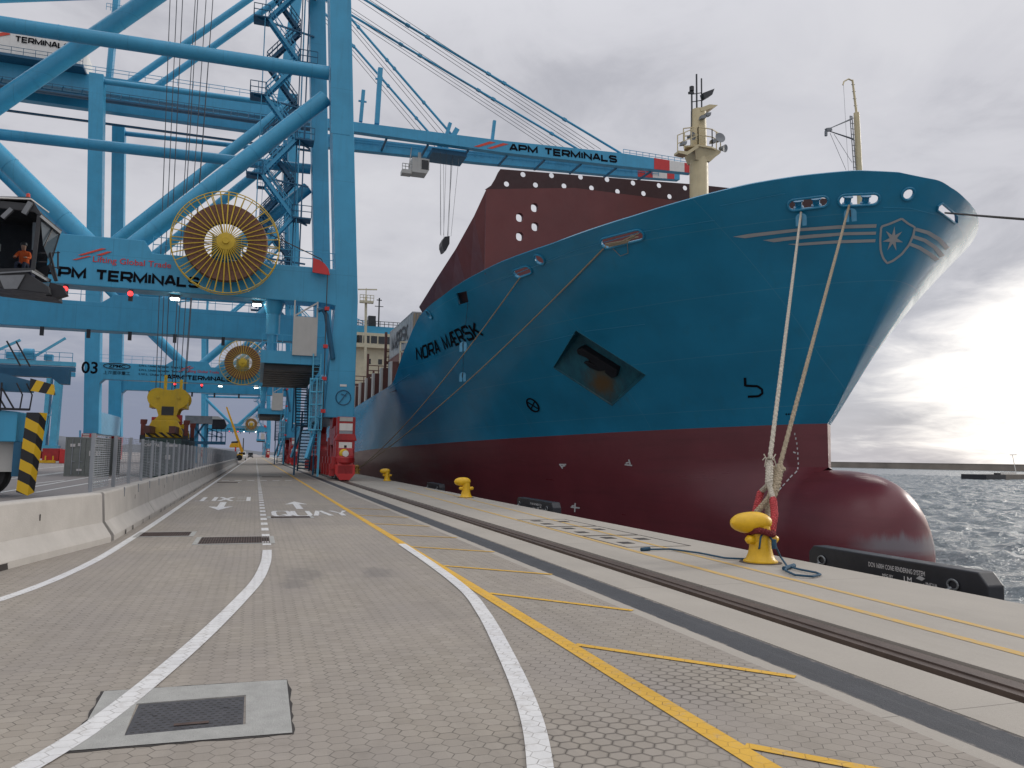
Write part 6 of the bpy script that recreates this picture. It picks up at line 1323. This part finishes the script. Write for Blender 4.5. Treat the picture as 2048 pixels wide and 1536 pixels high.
# operator
def person(name, label, o, jackets):
    J = dict(pelvis=(0, 0, 0), belly=(0, -.02, .18), chest=(0, -.08, .38), neck=(0, -.13, .53), head0=(0, -.16, .60), head1=(0, -.17, .70), head2=(0, -.15, .78),
             ls=(-.17, -.08, .46), le=(-.25, -.25, .25), lw=(-.16, -.46, .22), rs=(.17, -.08, .46), re=(.25, -.25, .25), rw=(.16, -.46, .22),
             lh=(-.10, -.02, -.02), lk=(-.12, -.42, .03), la=(-.12, -.5, -.38), lf=(-.12, -.64, -.42), rh=(.10, -.02, -.02), rk=(.12, -.42, .03), ra=(.12, -.5, -.38), rf=(.12, -.64, -.42))
    Rr = dict(pelvis=.15, belly=.14, chest=.155, neck=.06, head0=.075, head1=.10, head2=.085, ls=.08, le=.055, lw=.036, rs=.08, re=.055, rw=.036, lh=.10, lk=.075, la=.05, lf=.04, rh=.10, rk=.075, ra=.05, rf=.04)
    E = [('pelvis', 'belly'), ('belly', 'chest'), ('chest', 'neck'), ('neck', 'head0'), ('head0', 'head1'), ('head1', 'head2'), ('chest', 'ls'), ('ls', 'le'), ('le', 'lw'), ('chest', 'rs'), ('rs', 're'), ('re', 'rw'), ('pelvis', 'lh'), ('lh', 'lk'), ('lk', 'la'), ('la', 'lf'), ('pelvis', 'rh'), ('rh', 'rk'), ('rk', 'ra'), ('ra', 'rf')]
    for s, wr in ((-1, 'lw'), (1, 'rw')):
        b = V(*J[wr]); J[wr + 'p'] = tuple(b + V(0, -.07, 0)); Rr[wr + 'p'] = .034; E.append((wr, wr + 'p'))
        for k, L in enumerate((.06, .075, .08, .07)): q = b + V((k - 1.5) * .018, -.10, 0); J[f'{wr}f{k}'] = tuple(q); J[f'{wr}g{k}'] = tuple(q + V(0, -L * .6, -L * .6)); Rr[f'{wr}f{k}'] = .010; Rr[f'{wr}g{k}'] = .008; E += [(wr + 'p', f'{wr}f{k}'), (f'{wr}f{k}', f'{wr}g{k}')]
        J[wr + 't'] = tuple(b + V(-s * .04, -.07, .01)); Rr[wr + 't'] = .011; E.append((wr, wr + 't'))
    names = list(J); me = bpy.data.meshes.new(name); me.from_pydata([J[k] for k in names], [(names.index(a), names.index(b)) for a, b in E], [])
    t = bpy.data.objects.new(name, me); COL.objects.link(t); t.location = o
    md = t.modifiers.new('skin', 'SKIN'); sv = me.skin_vertices[0].data
    for i, k in enumerate(names): sv[i].radius = (Rr[k], Rr[k])
    sv[0].use_root = True; ss = t.modifiers.new('sub', 'SUBSURF'); ss.levels = 1; ss.render_levels = 1
    nm = bpy.data.meshes.new_from_object(t.evaluated_get(bpy.context.evaluated_depsgraph_get())); t.modifiers.clear(); t.data = nm
    for m in jackets: nm.materials.append(M[m])
    for p in nm.polygons:
        c = p.center; p.use_smooth = True
        p.material_index = 1 if (c.z > .56 or (c.y < -.45 and c.z > .1 and abs(c.x) < .3)) else (2 if c.z < .12 and c.y < .1 and c.z < .11 else 0)
    tag(t, label, 'person')
    h = MB().lathe([(.115, 0), (.118, .03), (.10, .10), (.05, .14), (0, .15)], V(o) + V(0, -.15, .73), 16).build('helmet', jackets[3], t, smooth=True)
    MB().lathe([(.02, 0), (.012, .02), (0, .03)], V(o) + V(0, -.265, .69), 8, (0, -1, 0)).build('nose', 'skin', t)
    return t
person('person', 'seated operator in an orange jacket inside the dark straddle carrier cab', V(-8.42, y0 + 1.25, 8.42), ['orange_vest', 'skin', 'navy_cloth', 'dark_steel'])
# yard gantry behind
yg = thing('yard_crane', 'pale blue yard gantry crane leg on red wheels, behind the striped post', 'yard crane', (-26.6, 120, 0))
for x0, x1 in ((-27.45, -26.95), (-26.5, -25.7)): MB().add([(x0 - .1, 119.5, 2.3), (x1 - .1, 119.5, 2.3), (x1 - .1, 121, 2.3), (x0 - .1, 121, 2.3), (x0, 119.5, 11.8), (x1, 119.5, 11.8), (x1, 121, 11.8), (x0, 121, 11.8)], [(3, 2, 1, 0), (4, 5, 6, 7), (0, 1, 5, 4), (1, 2, 6, 5), (2, 3, 7, 6), (3, 0, 4, 7)]).build('gantry_leg', 'crane_blue_pale', yg)
MB().bar((-27.2, 119.6, 2.5), (-26.2, 119.6, 11.5), .12).bar((-27.3, 119.6, 6.5), (-25.8, 119.6, 6.5), .15).box((-28, 119, 2.0), (-25.5, 121, 2.4)).build('leg_brace', 'crane_blue_pale', yg)
for z0_, z1_, m_ in ((11.9, 12.5, 'crane_blue'), (12.6, 13.2, 'crane_blue_dark'), (13.3, 13.9, 'crane_blue_pale')): MB().box((-60, 119.8, z0_), (-24.2, 120.6, z1_)).build('gantry_beam', m_, yg)
MB().rail((-60, 119.6, 13.9), (-24.5, 119.6, 13.9), 1.2, 1.6, .035).build('gantry_rail', 'crane_blue', yg)
for a, b in (((-29.5, 14.2), (-25.6, 17.2)), ((-35, 14.2), (-31, 16.6))): MB().bar((a[0], 120, a[1]), (b[0], 120, b[1]), .3).build('beam_brace', 'crane_blue_pale', yg)
eq = MB(); eq.box((-32.5, 119.7, 14.0), (-29.2, 121, 14.9)).lathe([(0, 0), (.5, 0), (.5, 1.2), (0, 1.2)], (-30.5, 120, 15.0), 12, (1, 0, 0)).box((-28, 119.7, 14), (-27, 120.6, 14.8)); eq.build('winch', 'crane_blue', yg)
MB().box((-27.2, 119, .3), (-25.2, 121.2, 2.0)).build('wheel_truck', 'red_paint', yg, bevel=.05); MB().box((-25.1, 118.7, .0), (-24.2, 121, 1.9)).box((-28.2, 119.4, .6), (-27.4, 121, 1.6)).build('end_truck', 'signal_red', yg, bevel=.05)
MB().box((-29.3, 118.3, .05), (-25.5, 118.9, .4)).box((-26.7, 118.2, .05), (-26.55, 118.3, 1.0)).box((-25.8, 118.2, .05), (-25.65, 118.3, 1.0)).build('yellow_guard', 'bollard_yellow', yg)
# far straddle carrier
fs_ = thing('straddle_carrier', 'distant dark blue straddle carrier with black cab, behind the fence', 'straddle carrier', (-11, 140, 0)); zq = lambda py, px=430: float(gy(px, py, 140)[2]); xq = lambda px: float(gy(px, 860, 140)[0])
MB().box((xq(370), 139, zq(848)), (xq(425), 143, zq(833))).build('power_unit', 'mid_steel', fs_); MB().prism([(xq(424), zq(858)), (xq(448), zq(858)), (xq(453), zq(850)), (xq(448), zq(838)), (xq(424), zq(838))], (0, 139, 0), (1, 0, 0), (0, 0, 1), (0, 3, 0)).build('cab', 'interior_black', fs_, bevel=.1)
MB().prism([(xq(424), zq(839)), (xq(446), zq(839)), (xq(436), zq(833)), (xq(424), zq(833))], (0, 138.9, 0), (1, 0, 0), (0, 0, 1), (0, 3.1, 0)).build('cab_roof', 'pale_grey', fs_)
for px in (384, 393, 412): MB().box((xq(px) - .3, 140, 0), (xq(px) + .3, 141, zq(840))).build('column', 'crane_blue', fs_)
MB().bar((xq(384), 139.9, zq(885)), (xq(410), 139.9, zq(845)), .3).bar((xq(384), 139.9, zq(850)), (xq(410), 139.9, zq(880)), .3).box((xq(375), 139.5, zq(889)), (xq(452), 141, zq(883))).rail((xq(415), 139.5, zq(889)), (xq(452), 139.5, zq(889)), 2.6, .8, .06).rail((xq(415), 139.5, zq(875)), (xq(445), 139.5, zq(885)), 1.5, .8, .06).build('lifting_frame', 'crane_blue_dark', fs_)
for px in (380, 440): MB().lathe([(0, -.4), (.8, -.4), (.8, .4), (0, .4)], (xq(px), 140, .8), 18, (0, 1, 0)).build('wheel', 'rubber', fs_)
# mobile crane with lattice boom
mc = thing('mobile_crane', 'yellow mobile crane with a long raised boom, small above the fence', 'mobile crane', (-5.5, 200, 0)); xm_ = lambda px: float(gy(px, 890, 200)[0]); zm_ = lambda py: float(gy(470, py, 200)[2])
MB().prism([(xm_(459), zm_(895)), (xm_(478), zm_(895)), (xm_(477), zm_(886)), (xm_(462), zm_(887)), (xm_(460), zm_(890))], (0, 199, 0), (1, 0, 0), (0, 0, 1), (0, 5, 0)).build('crane_body', 'truck_yellow', mc, bevel=.1)
MB().prism([(xm_(462), zm_(887)), (xm_(475), zm_(886)), (xm_(476), zm_(882)), (xm_(463), zm_(883))], (0, 199.5, 0), (1, 0, 0), (0, 0, 1), (0, 3, 0)).build('crane_cab', 'dark_steel', mc)
MB().bar((xm_(485), 201, zm_(904)), (xm_(449), 201, zm_(814)), .7, .7, w2=.35, h2=.35).build('crane_boom', 'truck_yellow', mc); MB().box((xm_(458), 199, .5), (xm_(486), 205, 1.6)).build('chassis', 'truck_yellow', mc)
for px in (462, 470, 480): MB().lathe([(0, -.4), (.7, -.4), (.7, .4), (0, .4)], (xm_(px), 199, .7), 16, (0, 1, 0)).build('wheel', 'rubber', mc)
rp = gz(470, 922); mp = thing('marker_post', 'thin red and white marker post in front of the barriers', 'post', (rp[0], rp[1], 0)); MB().box((rp[0] - .15, rp[1] - .15, .8), (rp[0] + .15, rp[1] + .15, 3.2)).build('red_section', 'signal_red', mp); MB().box((rp[0] - .16, rp[1] - .16, 0), (rp[0] + .16, rp[1] + .16, .8)).build('white_section', 'house_white', mp)
# small vehicles far down the lane
def van(x, y, label, mat, s=1):
    t = thing('van', label, 'van', (x, y, 0), 'vehicles far down the quay'); MB().prism([(0, .4), (4.8, .4), (4.8, 2.2), (1.2, 2.2), (.8, 1.4), (0, 1.2)], (x - .95, y, 0), (0, 1, 0), (0, 0, 1), (1.9, 0, 0)).build('body', mat, t, bevel=.08)
    MB().box((x - .8, y + .72, 1.35), (x + .8, y + .98, 2.05)).build('windscreen', 'glass_dark', t)
    for dx in (-.9, .9):
        for dy in (.9, 3.8): MB().lathe([(0, -.12), (.34, -.12), (.34, .12), (0, .12)], (x + dx, y + dy, .34), 14, (1, 0, 0)).build('wheel', 'rubber', t)
        MB().box((x + dx * .75 - .15, y - .02, .8), (x + dx * .75 + .15, y + .03, 1.0)).build('headlight', 'house_white', t)
van(-3.4, 215, 'white van parked by the barriers far down the lane', 'house_white'); van(-1.9, 330, 'tiny dark van in the distance on the left lane', 'dark_steel')
pl_ = thing('light_pole', 'thin dark pole standing at the far end of the fence', 'pole', (-3.8, 260, 0)); MB().tube([(-3.8, 260, 0), (-3.8, 260, 6.6)], [.22, .16], 8).build('pole', 'dark_steel', pl_); MB().box((-4.1, 259.7, 0), (-3.5, 260.3, .5)).build('pole_foot', 'pale_grey', pl_)
# breakwater, jetty head, light
pa, pb = V(578, 643, 0), V(611.6, 485.8, 0); dd = (pb - pa).normalized(); a, b = pa - dd * 500, pb + dd * 420; nn_ = V(dd.y, -dd.x, 0); nn_ = nn_ if nn_.dot(pa) > 0 else -nn_
bkw = MB(); q = nn_ * 14
for z0_, z1_, o_ in ((-4, -1.9, -1.2), (-1.9, 1.9, 0), (1.9, 2.5, -.25)): bkw.add([a + nn_ * o_ + V(0, 0, z0_), b + nn_ * o_ + V(0, 0, z0_), b + q + V(0, 0, z0_), a + q + V(0, 0, z0_), a + nn_ * o_ + V(0, 0, z1_), b + nn_ * o_ + V(0, 0, z1_), b + q + V(0, 0, z1_), a + q + V(0, 0, z1_)], [(3, 2, 1, 0), (4, 5, 6, 7), (0, 1, 5, 4), (1, 2, 6, 5), (2, 3, 7, 6), (3, 0, 4, 7)])
bw1 = tag(bkw.build('breakwater', 'breakwater_stone'), 'long low stone breakwater closing off the sea to the right of the bow', 'breakwater')
jt = thing('jetty_head', 'low jetty head with a black fendered end in the sea near the right edge', 'jetty', (224, 184, -3)); ja, jb = V(*gz(1973, 960, -3)), V(*gz(2012, 960, -3)); ja.z = jb.z = 0; du = (jb - ja).normalized(); dn = V(du.y, -du.x, 0); dn = dn if dn.dot(ja) > 0 else -dn
def jbox(o, L, z0_, z1_, dep, name, mat): MB().prism([(0, z0_), (L, z0_), (L, z1_), (0, z1_)], o, du, V(0, 0, 1), dn * dep).build(name, mat, jt)
L0 = (jb - ja).length; jbox(ja, L0, -3.5, -1.35, 8, 'fender_wall', 'fender_black'); jbox(jb + dn * .3, 30, -3.5, -1.3, 8, 'jetty_deck', 'breakwater_stone')
for k in (.55, .66): jbox(ja + du * L0 * k, .8, -1.35, -.8, 1, 'jetty_bollard', 'black_paint')
for k in range(3): jbox(jb + du * (3 + k * 2.4) + dn * 2, 1.5, -1.3, -.55, 1.5, 'jetty_post', 'house_white')
lt = V(*gz(2033, 958, -3)); lt.z = 0; lp_ = thing('harbour_light', 'slim white harbour light on a pole, on the jetty head at the right edge', 'light pole', (lt.x, lt.y, -1.3)); MB().tube([lt + V(0, 0, -1.3), lt + dn * .2 + V(-.6, .4, 5.2)], [.14, .09], 8).build('pole', 'house_white', lp_); MB().bar(lt + V(-1.4, .9, 5.2), lt + V(.3, -.2, 5.25), .22).build('lamp_arm', 'house_white', lp_)
